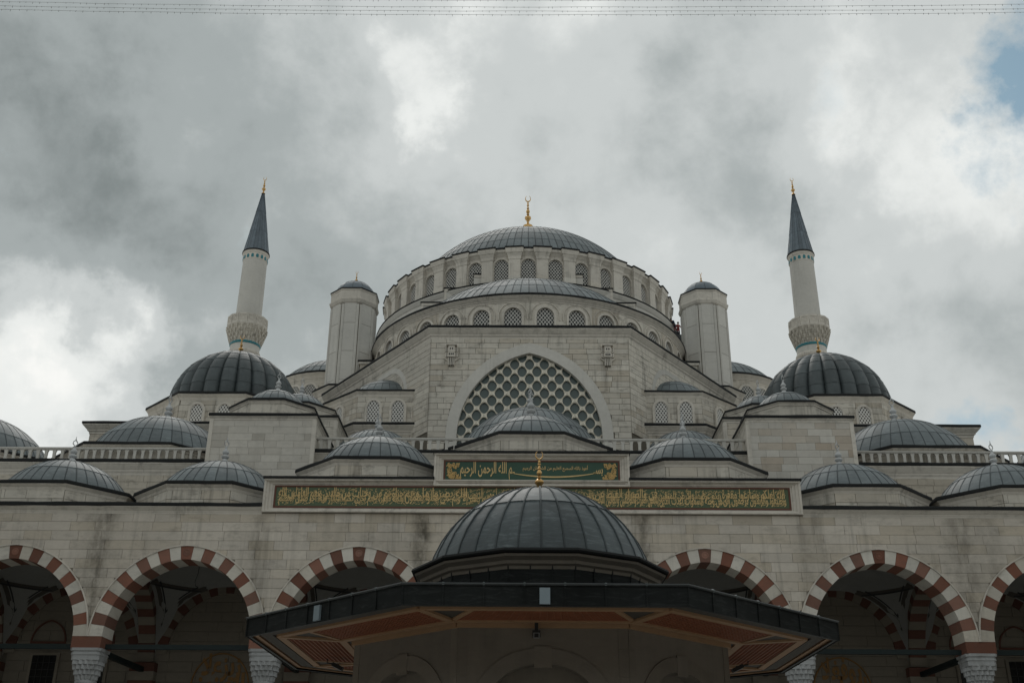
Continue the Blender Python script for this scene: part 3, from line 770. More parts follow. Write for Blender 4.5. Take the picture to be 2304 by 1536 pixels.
def baluster():
    mb = MB()
    for z0, z1, w0, w1 in ((0, .06, .12, .12), (.06, .12, .10, .085), (.12, .52, .085, .10), (.52, .60, .10, .13), (.60, .68, .14, .14)):
        mb.rings([[(-w0, -.07, z0), (w0, -.07, z0), (w0, .07, z0), (-w0, .07, z0)], [(-w1, -.07, z1), (w1, -.07, z1), (w1, .07, z1), (-w1, .07, z1)]], True, True, True)
    return mb.mesh('baluster', 'trim_clean')
me_bal = baluster()
def balustrade(x0, x1, y, z, label):
    b = thing('balustrade', label, 'balustrade', ((x0+x1)/2, y, z), 'stone balustrades on the terrace')
    n = max(2, round((x1-x0)/.56)); 
    for i in range(n):
        put('baluster', me_bal, b, T(x0+(i+.5)*(x1-x0)/n, y, z+.06))
    MB().box(x0, x1, y-.11, y+.11, z, z+.062).build('base_rail', 'trim_clean', b)
    mb = MB(); mb.box(x0, x1, y-.10, y+.10, z+.738, z+.80); mb.box(x0, x1, y-.14, y+.14, z+.801, z+.90); mb.build('hand_rail', 'trim_clean', b)
balustrade(-14.2, 14.2, 68.15, 24.43, 'white stone balustrade running across the centre in front of the latticed window')
balustrade(-40., -21.2, 70.15, 24.34, 'white stone balustrade at the left, from the edge to the tall stone block')
balustrade(21.2, 40., 70.15, 24.34, 'white stone balustrade at the right, from the tall stone block to the edge')

# ------------------------------------------------------------------ stair blocks with a small dome
def stair_block(s, dy, dz, label, cat='tower', mat='limestone_mixed'):
    mat = 'limestone_grey' if s < 0 else 'limestone_mixed'; x0, x1 = (14.25, 21.05) if s > 0 else (-21.05, -14.25); y0, y1 = 67.+dy, 73.2+dy; zt = 26.6+dz; z0 = 17.
    d = thing('stair_tower', label, cat, ((x0+x1)/2, (y0+y1)/2, z0), 'stair towers')
    path = [(x0, y0), (x1, y0), (x1, y1), (x0, y1)]
    w = MB().sweep(path, [(0, z0), (0, zt-.3), (-2, zt-.25)], True).build('wall', 'mortar', d)
    if dy == 0:
        ashlar(w, (x0, y0), (x1, y0), 19.4, zt-.42, .5, .8, 1.7, mat, depth=.03, gap=.014)
    else: ashlar(w, (x0, y0), (x1, y0), 24, zt-.42, .5, .8, 1.7, 'limestone', depth=.03, pieces=False)
    if s > 0: ashlar(w, (x0, y1), (x0, y0), 20, zt-.42, .5, 1.2, 2.2, 'limestone', depth=.03, pieces=False)
    else: ashlar(w, (x1, y0), (x1, y1), 20, zt-.42, .5, 1.2, 2.2, 'limestone', depth=.03, pieces=False)
    for xx in (x0, x1): MB().box(xx-.13, xx+.13, y0-.06, y0+.2, z0, zt-.4).build('corner_strip', 'trim', d)
    cornice(d, path, zt, True, h=.26, out=.16, edge=.15)
    MB().box(x0+.05, x1-.05, y0+.05, y1-.05, zt-.2, zt-.03).build('roof', 'lead_roof', d)
    cx, cy = (x0+x1)/2, (y0+y1)/2; ap = 2.78
    p = octagon(cx, cy, ap)
    MB().sweep(p, [(0, zt-.1), (0, zt+1.0)], True).build('drum', 'limestone', d)
    cornice(d, p, zt+1.2, True, h=.2, out=.14, edge=.11)
    MB().prism_xy(p, zt+1.08, zt+1.15).build('drum_roof', 'lead_seam', d)
    lead_dome(d, (cx, cy, zt+1.15), cap_profile(2.25, 1.6, .12), 24, (0, .5, .9), roll=(.035, .03), key='st')
    finial_stone(d, cx, cy, zt+2.72, 1.6, .7)
for s in (-1, 1):
    sd = 'left' if s < 0 else 'right'
    stair_block(s, 0, 0, f'tall square masonry block with small lead dome, {sd} of the central balustrade')
    stair_block(s, 7.6, 2.7, f'second domed block standing just behind the {sd} tall masonry block', mat='limestone')
# ------------------------------------------------------------------ fluted corner domes
def fluted(s):
    cx, cy = s*26.15, 89.4; A = 6.45; zt = 34.4; sd = 'left' if s < 0 else 'right'
    d = thing('fluted_dome', f'dark fluted lead dome on an octagonal windowed drum, in front of the {sd} minaret', 'dome', (cx, cy, 22), 'fluted corner domes')
    b = 8.7; path = [(cx-b, cy-b), (cx+b, cy-b), (cx+b, cy+b), (cx-b, cy+b)]
    MB().sweep(path, [(0, 20), (0, 30.6), (-3, 30.7)], True).build('base_block', 'limestone', d)
    cornice(d, path, 30.85, True, h=.7, out=.5, edge=.15)
    p = octagon(cx, cy, A)
    dr = MB().sweep(p, [(0, 30.4), (0, zt-.3)], True).build('drum', 'mortar', d)
    for i in range(8):
        a, b_ = p[i-1], p[i]; mx, my = (a[0]+b_[0])/2, (a[1]+b_[1])/2; dg = math.degrees(math.atan2(mx-cx, -(my-cy)))
        if abs(dg) > 100: 
            MB().sweep([a, b_], [(.02, 30.5), (.02, zt-.4)]).build('wall_face', 'limestone', d); continue
        L = math.dist(a, b_)
        ashlar(dr, a, b_, 30.6, zt-.6, .5, 1., 1.9, 'limestone', depth=.03, pieces=abs(dg) < 50, gaps=[(c-.6, c+.6, 31.35, 33.1) for c in (L*.29, L*.71)])
        for c in (.29, .71):
            wx, wy = a[0]+(b_[0]-a[0])*c, a[1]+(b_[1]-a[1])*c
            lattice_window(d, T(wx, wy, 32.75, R_(dg)), .5, .55, -1.35, .25, .36, .085, ('fl',), .2, .22, -.02, lat='lattice_white', glass='glass_black')
    cornice(d, p, zt, True, h=.5, out=.28, edge=.16)
    MB().prism_xy(octagon(cx, cy, A-.1), zt-.2, zt-.02).build('drum_roof', 'lead_seam', d)
    # gored skin: 24 bulging flutes, each split in sheets
    n = 24; stp = 2*PI/n; H = 6.35; R = 5.15
    def prof(t):
        a = t*PI/2
        r = R*math.cos(a)**.92*(1+.05*math.sin(PI*t)) if t < 1 else .02
        return max(.02, r), H*(math.sin(a)**1.0*.93+.07*t**3)
    rows = (0, .17, .33, .48, .62, .75, .87, .985)
    def sheet(i):
        def f():
            mb = MB(); rsx = []; t0, t1 = rows[i], rows[i+1]
            for k in range(5):
                t = t0+(t1-t0)*k/4; r, z = prof(t); lift = .03*(1-k/4); ring = []
                for j in range(9):
                    u = j/8; a = (u-.5)*stp*.985; bul = math.sqrt(max(0, 1-(2*u-1)**2))*.09*r+lift-.06
                    ring.append(((r+bul)*math.sin(a), -(r+bul)*math.cos(a), z))
                rsx.append(ring)
            mb.rings([[(x*.99, y*.99, z-.01) for x, y, z in rsx[0]]]+rsx, False); return mb.mesh('lead_sheet', 'lead_dark', smooth=True)
        return cached(('fs', i), f)
    base = T(cx, cy, zt-.03)
    for i in range(len(rows)-1):
        for k in range(n): put('lead_sheet', sheet(i), d, base @ Matrix.Rotation((k+.5)*stp, 4, 'Z'))
    sh = MB(); sh.rings([[(prof(t)[0]*.93*math.sin(2*PI*i/24), -prof(t)[0]*.93*math.cos(2*PI*i/24), prof(t)[1]-.03) for i in range(24)] for t in [k/10 for k in range(11)]])
    sh.build('dome_shell', 'lead_seam', d, base)
    finial_gold(d, cx, cy, zt+H-.1, 1.9)
for s in (-1, 1): fluted(s)

# ------------------------------------------------------------------ minarets
def minaret(s):
    cx, cy = s*37.6, 131.; sd = 'left' if s < 0 else 'right'
    d = thing('minaret', f'tall pale {sd} minaret with carved balcony and pointed grey lead cap', 'minaret', (cx, cy, 0), 'minarets')
    N = 28
    def L(name, prof, mat, n=N, **k): return MB().lathe(prof, n).build(name, mat, d, T(cx, cy), **k)
    L('lower_shaft', [(2.1, 0), (2.05, 40), (1.92, 58.4)], 'trim_clean', smooth=True)
    L('ring_moulding', [(1.92, 58.2), (2.08, 58.35), (2.15, 58.6), (2.08, 58.85), (1.92, 59.0)], 'trim', smooth=True)
    L('corbel_neck', [(1.92, 58.9), (1.93, 59.6), (2.0, 60.2)], 'trim_clean', smooth=True)
    L('teal_band', [(1.97, 59.75), (2.03, 59.8), (2.04, 60.05), (1.99, 60.1)], 'teal_tile', smooth=True)
    # carved tiers under the balcony
    tiers = MB()
    for j, (z, r) in enumerate(((60.2, 2.03), (60.75, 2.2), (61.3, 2.38), (61.8, 2.52))):
        tiers.lathe([(r-.12, z), (r, z+.32), (r+.06, z+.36), (r+.06, z+.5), (r-.1, z+.56)], N)
        for i in range(22):
            a = 2*PI*(i+.5*(j % 2))/22; c_, s_ = math.cos(a), math.sin(a); rr = r+.05
            tiers.add([(c_*(rr-.1)-s_*.12, s_*(rr-.1)+c_*.12, z+.3), (c_*(rr-.1)+s_*.12, s_*(rr-.1)-c_*.12, z+.3), (c_*(rr+.2)+s_*.12, s_*(rr+.2)-c_*.12, z+.42), (c_*(rr+.2)-s_*.12, s_*(rr+.2)+c_*.12, z+.42), (c_*(rr-.02), s_*(rr-.02), z-.28)],
                      [(0, 1, 2, 3), (0, 4, 1), (1, 4, 2), (2, 4, 3), (3, 4, 0)])
    tiers.build('carved_corbels', 'limestone', d, T(cx, cy))
    L('balcony_floor', [(1.7, 62.25), (2.62, 62.25), (2.66, 62.35), (2.66, 62.5), (1.7, 62.5)], 'trim')
    # parapet of pierced slabs
    for i in range(14):
        a = 2*PI*i/14
        def f():
            mb = MB(); w = 2.6*math.tan(PI/14)-.03
            mb.box(-w, w, -2.62, -2.52, 62.5, 62.68); mb.box(-w, w, -2.62, -2.52, 63.5, 63.75); mb.box(-w, -w+.13, -2.62, -2.52, 62.68, 63.5); mb.box(w-.13, w, -2.62, -2.52, 62.68, 63.5)
            mb.box(-w+.13, w-.13, -2.57, -2.53, 62.68, 63.5)
            for q in range(8):
                b_ = 2*PI*q/8; mb.box(.26*math.cos(b_)-.05, .26*math.cos(b_)+.05, -2.61, -2.57, 63.09+.26*math.sin(b_)-.05, 63.09+.26*math.sin(b_)+.05)
            return mb.mesh('parapet_slab', 'trim')
        put('parapet_slab', cached('parap', f), d, T(cx, cy, 0, a))
    L('upper_shaft', [(1.72, 62.4), (1.62, 72.5), (1.64, 72.6)], 'trim_clean', smooth=True)
    for i in range(16):
        a = 2*PI*i/16
        def f():
            mb = MB(); mb.prism_xz(arch_poly(.17, .17, -.36, 4), -1.70, -1.62); return mb.mesh('tile_niche', 'teal_tile')
        put('tile_niche', cached('niche', f), d, T(cx, cy, 73.0, a))
    L('frieze', [(1.64, 72.45), (1.66, 72.5), (1.66, 73.3), (1.74, 73.45), (1.80, 73.6), (1.80, 73.75), (1.3, 73.76)], 'trim')
    L('cap_edge', [(1.82, 73.755), (1.88, 73.76), (1.86, 73.95), (1.6, 74.0)], 'flashing')
    n = 20; st = 2*PI/n
    for (z0, z1, r0, r1, ri) in ((73.9, 77.2, 1.72, 1.18, 0), (77.2, 80.5, 1.18, .66, 1), (80.5, 83.75, .66, .14, 2)):
        def f():
            mb = MB()
            for k in range(n):
                pass
            h = st/2*.96; mb.rings([[(r*math.sin(x), -r*math.cos(x), z) for x in (-h, -h*.6, h*.6, h)] for z, r in ((z0, r0+.03), (z1, r1+.01))], False)
            mb.rings([[(rr*math.sin(x), -rr*math.cos(x), z) for x, rr in ((-st/2-.02, r), (-st/2, r+.05), (-st/2+.02, r))] for z, r in ((z0, r0+.03), (z1, r1+.01))], False)
            return mb.mesh('lead_sheet', 'lead_cone')
        me = cached(('cone', ri), f)
        for k in range(n): put('lead_sheet', me, d, T(cx, cy, 0, (k+.5)*st))
    L('cap_core', [(1.70, 73.95), (.12, 83.8)], 'lead_seam')
    finial_gold(d, cx, cy, 83.7, 2.85, .8)
for s in (-1, 1): minaret(s)

# ------------------------------------------------------------------ prayer hall: front block with the large window
hall = thing('prayer_hall', 'pale stone hall block with huge arched lattice window and slanting side walls below the domes', 'building', (0, 80, 17))
YW = 80.; WS, WH, WSP = 5.72, 7.15, 29.6
mb = MB(); wall_open(mb, -8., 8., 20., 38.3, [(0, WS+.3, WH+.3, WSP, 21.)], YW+.05, YW+1.2)
fw = mb.build('front_wall', 'mortar', hall)
def cut_w(x0):
    def f(a):
        x = a+x0; q = arch_z(WS, WH, .84, x); return WSP+q if q > 0 else -1
    return f
def hole_w(x0):
    def f(a0, a1, z0, z1): return z1 < WSP+.3 and abs((a0+a1)/2+x0) < WS+.5
    return f
rs = random.Random(11)
ashlar(fw, (-8., YW+.05), (8., YW+.05), 24.3, 38.12, .48, 1.0, 1.8, 'limestone', cut=cut_w(-8.), hole=hole_w(-8.), rnd=rs, limit=300, gap=.03)
win = put('window', ring_mesh(WS, WH, .86, -.07, .5, -8., 'trim_clean', 24, 'window'), hall, T(0, YW, WSP))
PX, PZ = 1.2, .627
def tile():
    mb = MB(); N = 28
    o = []; i_ = []
    for k in range(N):
        a = 2*PI*k/N+PI/2; c_, s_ = math.cos(a), math.sin(a)
        q = 1/(abs(c_)/(PX/2)+abs(s_)/PZ); o.append((q*c_, q*s_))
        # onion-shaped eye
        i_.append((math.copysign(.385*abs(c_)**1.12, c_), math.copysign(.475*abs(s_)**1.18, s_)))
    m_ = [((x*.55+u*.45), (z*.55+w*.45)) for (x, z), (u, w) in zip(i_, o)]
    R0 = lambda P, y: [(x, y, z) for x, z in P]
    mb.rings([R0(o, 0), R0([(x*.94, z*.94) for x, z in o], -.05), R0(m_, -.05), R0([(x*1.0, z*1.0) for x, z in [(a[0]*.85+b_[0]*.15, a[1]*.85+b_[1]*.15) for a, b_ in zip(i_, o)]], .0), R0([(x*1.03, z*1.03) for x, z in i_], -.03), R0(i_, -.03), R0(i_, .16)])
    return mb.mesh('lattice_tile', 'lattice_beige')
def pane():
    mb = MB(); mb.add([(x, 0, z) for x, z in ((-PX/2, 0), (0, -PZ), (PX/2, 0), (0, PZ))], [(0, 1, 2, 3)]); return mb.mesh('pane', 'glass_teal')
me_t, me_p = tile(), pane()
for j in range(-12, 14):
    for i in range(-6, 7):
        x = (i+.5*(j % 2))*PX; z = 29.6+j*PZ
        q = arch_z(WS, WH, .45, x)
        if abs(x) > WS+.4 or (z > WSP and z-WSP > q): continue
        if z < 23: continue
        put('lattice_tile', me_t, win, T(x, YW+.28, z)); put('pane', me_p, win, T(x, YW+.45, z))
path = [(-19.2, 95.3), (-8., YW+.05), (8., YW+.05), (19.2, 95.3)]
cornice(hall, path, 39.05, h=.85, out=.45, edge=.16)
# slanting walls
for s in (-1, 1):
    a, b_ = ((-19.2, 95.3), (-8., YW+.05)) if s < 0 else ((8., YW+.05), (19.2, 95.3))
    w = MB().sweep([a, b_], [(-.02, 20), (-.02, 38.3)]).build('slanting_wall', 'mortar', hall)
    ashlar(w, a, b_, 30., 38.12, .48, 1.1, 2., 'limestone', pieces=True, limit=150, rnd=rs, gap=.03)
# roof behind the cornice and the mass below the half dome
mb = MB(); mb.prism_xy([(-19., 95.4), (-7.9, 80.4), (7.9, 80.4), (19., 95.4), (19, 118), (-19, 118)], 37.9, 38.4); mb.build('roof', 'lead_roof', hall)
mb = MB(); mb.box(-18.2, 18.2, 103.5, 137, 20, 46.5); mb.build('square_base', 'limestone', hall)
# stepped wall between main dome and half dome
step = MB()
prev = 0
for hwid, z in ((5.85, 56.0), (9.0, 54.3), (11.4, 52.6), (13.6, 50.4), (15.6, 48.4)):
    if prev == 0: step.box(-hwid, hwid, 103.0, 104.2, 40, z)
    else:
        for s in (-1, 1):
            a, b_ = sorted((s*prev, s*hwid)); step.box(a, b_, 103.0, 104.2, 40, z)
    prev = hwid
step.build('stepped_wall', 'trim_clean', hall)
prev = 0
for hwid, z in ((5.85, 56.0), (9.0, 54.3), (11.4, 52.6), (13.6, 50.4), (15.6, 48.4)):
    for a, b_ in (((-hwid, hwid),) if prev == 0 else ((-hwid, -prev), (prev, hwid))):
        MB().box(a-.08, b_+.08, 102.85, 104.3, z+.002, z+.13).build('lead_edge', 'flashing', hall)
        MB().box(a, b_, 102.92, 103.02, z-.3, z).build('step_moulding', 'trim', hall)
        m_ = MB(); 
        if prev: m_.box(a if a < 0 else b_-.25, a+.25 if a < 0 else b_, 102.95, 103.02, z-1.7, z-.3); m_.build('step_pilaster', 'trim', hall)
    prev = hwid
# small buttress blocks beside the turrets
for s in (-1, 1):
    x = s*15.75
    MB().box(x-.8, x+.8, 97.6, 101, 38, 43.2).build('buttress', 'limestone', hall); MB().box(x-.98, x+.98, 97.45, 101, 43.2, 43.45).build('buttress_cap', 'trim', hall)
    MB().box(x-1.05, x+1.05, 97.38, 101, 43.452, 43.62).build('lead_edge', 'flashing', hall)
    x = s*14.9
    MB().box(x-.55, x+.55, 100.4, 103, 40, 46.2).build('buttress', 'trim_clean', hall); MB().box(x-.68, x+.68, 100.2, 103, 46.202, 46.4).build('lead_edge', 'flashing', hall)
# window chapels at both sides of the block
for s in (-1, 1):
    sd = 'left' if s < 0 else 'right'
    ch = thing('side_chapel', f'low stone chapel with three lattice windows, {sd} of the huge arched window', 'chapel', (s*12, 83, 24), 'side chapels')
    pts = [(s*8.15, 82.05), (s*14.0, 82.05), (s*17.2, 85.2), (s*19.4, 92.)]
    if s < 0: pts = pts[::-1]
    w = MB().sweep(pts, [(-.02, 24), (-.02, 33.7), (-3, 33.8)]).build('wall', 'mortar', ch)
    segs = list(zip(pts, pts[1:]))
    for a, b_ in segs:
        L = math.dist(a, b_); dirn = math.atan2(b_[1]-a[1], b_[0]-a[0])
        front = abs(dirn) < .1
        cs = ((L*.22, L*.56) if s < 0 else (L*.44, L*.78)) if front else ((L*.5,) if L < 5.5 else (L*.3, L*.7))
        if front: cs = (3.35-2.0+.0, 3.35) if s < 0 else (L-3.35, L-1.35)
        ashlar(w, a, b_, 31.4, 33.72, .47, .9, 1.7, 'limestone', depth=.03, pieces=front or L < 5.5, gaps=[(c-.6, c+.6, 31., 33.1) for c in cs], rnd=rs)
        ashlar(w, a, b_, 24.4, 30.6, .5, .9, 1.7, 'limestone', depth=.03, pieces=False)
        for c in cs:
            wx, wy = a[0]+math.cos(dirn)*c, a[1]+math.sin(dirn)*c
            lattice_window(ch, T(wx, wy, 32.75, dirn), .5, .58, -1.3, .25, .36, .085, ('ch',), .2, .22, -.02, lat='lattice_white', glass='glass_black')
    cornice(ch, pts, 34.3, h=.45, out=.22, edge=.12)
    cornice(ch, pts, 31.4, h=.75, out=.38, edge=.15)
    po = [(s*8.15, 82.2), (s*13.9, 82.2), (s*17., 85.3), (s*19.2, 92.), (s*17.5, 93), (s*8.15, 82.4)]
    MB().prism_xy(po if s > 0 else po[::-1], 33.9, 34.17).build('roof', 'lead_roof', ch)
    # half dome leaning on the slanting wall, with its arch band
    ang = math.atan2(15.25, 11.2); nx, ny = (s*math.sin(ang), -math.cos(ang))
    hx, hy = s*12.2, YW+.05+(12.2-8)/11.2*15.25
    lead_dome(ch, (hx, hy, 34.3), cap_profile(3.2, 2.1), 28, (0, .35, .68, .93), ang=(-180, 180), roll=(.03, .03), key='hd')
    put('blind_arch', cached('hda', lambda: ring_mesh(3.2, 2.6, .45, -.08, .1, 0, 'trim_clean', 14, 'blind_arch')), ch, T(hx, hy, 34.3, s*ang))

# ------------------------------------------------------------------ octagonal turrets
def turret(s):
    cx, cy = s*18.15, 101.; sd = 'left' if s < 0 else 'right'; ap = 2.22
    d = thing('octagonal_turret', f'octagonal pale stone turret with small lead cap, {sd} of the main dome', 'turret', (cx, cy, 40), 'octagonal turrets')
    p = octagon(cx, cy, ap)
    MB().sweep(p, [(0, 38), (0, 50.7)], True).build('core', 'mortar', d)
    for i in range(8):
        a, b_ = p[i-1], p[i]; dx, dy = b_[0]-a[0], b_[1]-a[1]; L = math.hypot(dx, dy); dg = math.atan2((a[0]+b_[0])/2-cx, -((a[1]+b_[1])/2-cy))
        for z0, z1 in ((38.5, 42.1), (42.1, 45.2), (45.2, 48.3), (48.3, 50.75)):
            def f(z0=z0, z1=z1):
                mb = MB(); mb.box(-L/2+.32, L/2-.32, -ap-.03, -ap+.02, z0+.02, z1-.02); return mb.mesh('panel', 'trim_clean')
            put('panel', cached(('tp', z0), f), d, T(cx, cy, 0, dg))
        def g():
            mb = MB()
            for q in (-1, 1):
                mb.box(q*(L/2-.3) if q > 0 else -L/2+.04, L/2-.04 if q > 0 else -L/2+.3, -ap-.055, -ap+.02, 38.5, 50.4)
                mb.box(q*(L/2-.2) if q > 0 else -L/2+.14, L/2-.14 if q > 0 else -L/2+.2, -ap-.085, -ap+.02, 38.5, 50.3)
            return mb.mesh('corner_strip', 'trim_clean')
        put('corner_strip', cached('tcs', g), d, T(cx, cy, 0, dg))
    MB().sweep(p, [(0, 50.5), (.12, 50.62), (.22, 50.9), (.22, 51.0), (.10, 51.1), (.10, 51.95), (.16, 52.0), (.16, 52.1), (-.5, 52.12)], True).build('crown_band', 'trim', d)
    MB().sweep(p, [(-.3, 52.125), (.2, 52.125), (.2, 52.24), (-.3, 52.26)], True).build('lead_edge', 'flashing', d)
    lead_dome(d, (cx, cy, 52.22), cap_profile(2.15, 1.72), 12, (0, .55, .92), ang=(-180, 180), roll=(.03, .03), mat='lead_cone', key='tt')
    finial_gold(d, cx, cy, 53.88, 1.5, .8)
    q = octagon(cx, cy, 3.0)
    MB().sweep(q, [(0, 34), (0, 40.6)], True).build('base', 'limestone', d)
    cornice(d, q, 41.2, True, h=.55, out=.3, edge=.14)
    MB().prism_xy(q, 40.8, 41.1).build('base_roof', 'lead_roof', d)
for s in (-1, 1): turret(s)

# ------------------------------------------------------------------ half dome and main dome
def drum_windows(d, cx, cy, R, z_spring, hw_, hh, zb, angles, key, z0, z1, seg, lat=(.19, .27, .05), frame_t=.16, blind=None):
    for a in angles:
        # wall of this segment, curved
        fn = lambda x, y, z, a=a: (cx+(R-y)*math.sin(a+x/R), cy-(R-y)*math.cos(a+x/R), z)
        mb = MB(); wall_open(mb, -seg/2*R, seg/2*R, z0, z1, [(0, hw_+.06, hh+.06, z_spring, z_spring+zb)], 0, .5, fn, 10)
        mb.build('drum_wall', 'limestone', d)
        lattice_window(d, T(cx+R*math.sin(a), cy-R*math.cos(a), z_spring, a), hw_, hh, zb, lat[0], lat[1], lat[2], (key,), frame_t, .10, .28, glass='glass_dark')
        if blind: put('blind_arch', cached(('ba', key), lambda: ring_mesh(blind, blind, .07, -.06, .1, -.4, 'trim', 12, 'blind_arch')), d, T(cx+R*math.sin(a), cy-R*math.cos(a), z_spring, a))
hd = thing('half_dome', 'shallow lead half dome on a curved drum of lattice windows, below the main dome', 'dome', (0, 103.3, 38))
HR = 15.8; HY = 103.3; th = R_(10.6)
angs = [(i+.5)*th for i in range(-8, 8)]
drum_windows(hd, 0, HY, HR, 43.72, .80, .82, -2.2, angs, 'hdw', 39.5, 45.2, th, lat=(.32, .42, .055), frame_t=.2, blind=1.28)
circ = lambda cx, cy, R, a0, a1, n: [(cx+R*math.sin(a0+(a1-a0)*i/n), cy-R*math.cos(a0+(a1-a0)*i/n)) for i in range(n+1)]
cornice(hd, circ(0, HY, HR, R_(-88), R_(88), 48), 45.85, h=.6, out=.4, edge=.15, name='cornice')
lead_dome(hd, (0, HY, 45.72), cap_profile(14.2, 7.9), 100, (0, .13, .26, .39, .52, .65, .78, .9), ang=(-80, 80), roll=(.05, .05), key='hdm', panel_max=(0, 1, 2, 3, 4, 5))
# main dome
md = thing('main_dome', 'great grey lead dome with gold crescent on a tall ring of arched lattice windows', 'dome', (0, 119, 50))
MY = 119.; MR = 16.75; stp = R_(10)
angs = [i*stp for i in range(-12, 13)]
drum_windows(md, 0, MY, MR, 56.75, .80, .85, -2.6, angs, 'mdw', 51.2, 58.3, stp, lat=(.32, .42, .055), frame_t=.2, blind=None)
MB().rings([[(MR*math.sin(a), MY-MR*math.cos(a), z) for a in [R_(125+110*i/24) for i in range(25)]] for z in (51.2, 58.3)], False).build('drum_rear', 'limestone', md)
def pil():
    mb = MB(); w = .62
    mb.box(-w, w, -MR-.42, -MR+.2, 51.2, 57.3)
    mb.rings([[(-w-o, -MR-.42-o, z), (w+o, -MR-.42-o, z), (w+o, -MR+.2, z), (-w-o, -MR+.2, z)] for o, z in ((.0, 57.3), (.06, 57.4), (.08, 57.7), (.22, 58.05), (.28, 58.1), (.34, 58.4), (.36, 58.62))], True, False, True)
    return mb.mesh('pilaster', 'trim')
def pil_edge():
    mb = MB(); mb.box(-1.03, 1.03, -MR-.86, -MR+.3, 58.625, 58.78); return mb.mesh('lead_edge', 'flashing')
mp, me_pe = pil(), pil_edge()
for i in range(-12, 12):
    a = (i+.5)*stp; put('pilaster', mp, md, T(0, MY, 0, a)); put('lead_edge', me_pe, md, T(0, MY, 0, a))
    # lighter replaced stone at the foot of the pilaster
    put('pilaster_foot', cached('pf', lambda: MB().box(-.64, .64, -MR-.445, -MR, 54.0, 55.35).mesh('pilaster_foot', 'white_stone')), md, T(0, MY, 0, a))
full = circ(0, MY, MR, 0, 2*PI*(1-1/72), 71)
MB().sweep(full, [(-.1, 57.55), (.08, 57.6), (.12, 57.85), (.4, 58.2), (.52, 58.28), (.56, 58.55), (-.1, 58.57)], True).build('cornice', 'trim', md)
MB().sweep(full, [(-2., 58.575), (.62, 58.575), (.62, 58.74), (-2., 58.78)], True).build('lead_edge', 'flashing', md)
base_r = circ(0, MY, 17.9, 0, 2*PI*(1-1/72), 71)
MB().sweep(base_r, [(0, 51.5), (0, 53.5), (.1, 53.6), (.3, 53.95), (.3, 54.05), (-1.3, 54.06)], True).build('drum_step', 'trim_clean', md)
MB().sweep(base_r, [(-1.3, 54.07), (.36, 54.065), (.36, 54.2), (-1.3, 54.3)], True).build('lead_edge', 'flashing', md)
for _r, _z in ((19.3, 50.3), (20., 48.4)):
    q_ = circ(0, MY, _r, 0, 2*PI*(1-1/72), 71)
    MB().sweep(q_, [(0, 44), (0, _z-.45), (.2, _z-.12), (.2, _z), (-1.5, _z+.01)], True).build('drum_step', 'trim_clean', md)
    MB().sweep(q_, [(-1.5, _z+.015), (.28, _z+.015), (.28, _z+.15), (-1.5, _z+.2)], True).build('lead_edge', 'flashing', md)
base_r = circ(0, MY, 18.6, 0, 2*PI*(1-1/72), 71)
MB().sweep(base_r, [(0, 49.5), (0, 51.7), (.25, 52.05), (.25, 52.15), (-1., 52.16)], True).build('drum_step', 'trim_clean', md)
MB().sweep(base_r, [(-1., 52.165), (.32, 52.165), (.32, 52.3), (-1., 52.35)], True).build('lead_edge', 'flashing', md)
lead_dome(md, (0, MY, 58.6), cap_profile(15.2, 10.2), 108, (0, .11, .21, .31, .41, .51, .61, .71, .82, .93), ang=(-58, 58), roll=(.055, .05), key='mdm', panel_max=(0, 1, 2, 3, 4, 5, 6, 7))
MB().lathe([(1.1, 68.25), (.9, 68.6), (.5, 69.4), (.42, 70.6), (.6, 71.1), (.62, 71.45)], 16).build('finial_stem', 'gold', md, T(0, MY, 0), smooth=True)
finial_gold(md, 0, MY, 71.4, 4.6, .72)
# side half domes seen beyond the turrets
for s in (-1, 1):
    hx_, hy_, hr_ = s*22.4, 117.5, 6.9
    d = thing('side_half_dome', f'lead half dome seen behind the {"left" if s < 0 else "right"} octagonal turret', 'dome', (hx_, hy_, 40), 'side half domes')
    p = octagon(hx_, hy_, hr_, 32)
    MB().sweep(p, [(0, 30), (0, 47.3)], True).build('drum', 'limestone', d)
    cornice(d, p, 47.9, True, h=.6, out=.35, edge=.16)
    lead_dome(d, (hx_, hy_, 47.8), cap_profile(6.8, 3.7), 44, (0, .2, .4, .6, .8, .94), ang=(-75, 20) if s < 0 else (-20, 75), roll=(.05, .05), key='shd')
    for a in (-30, -50, -14) if s < 0 else (30, 50, 14):
        a = R_(a)
        lattice_window(d, T(hx_+hr_*math.sin(a), hy_-hr_*math.cos(a), 45.5, a), .8, .85, -2.5, .32, .42, .055, ('shw',), .25, .2, -.02)
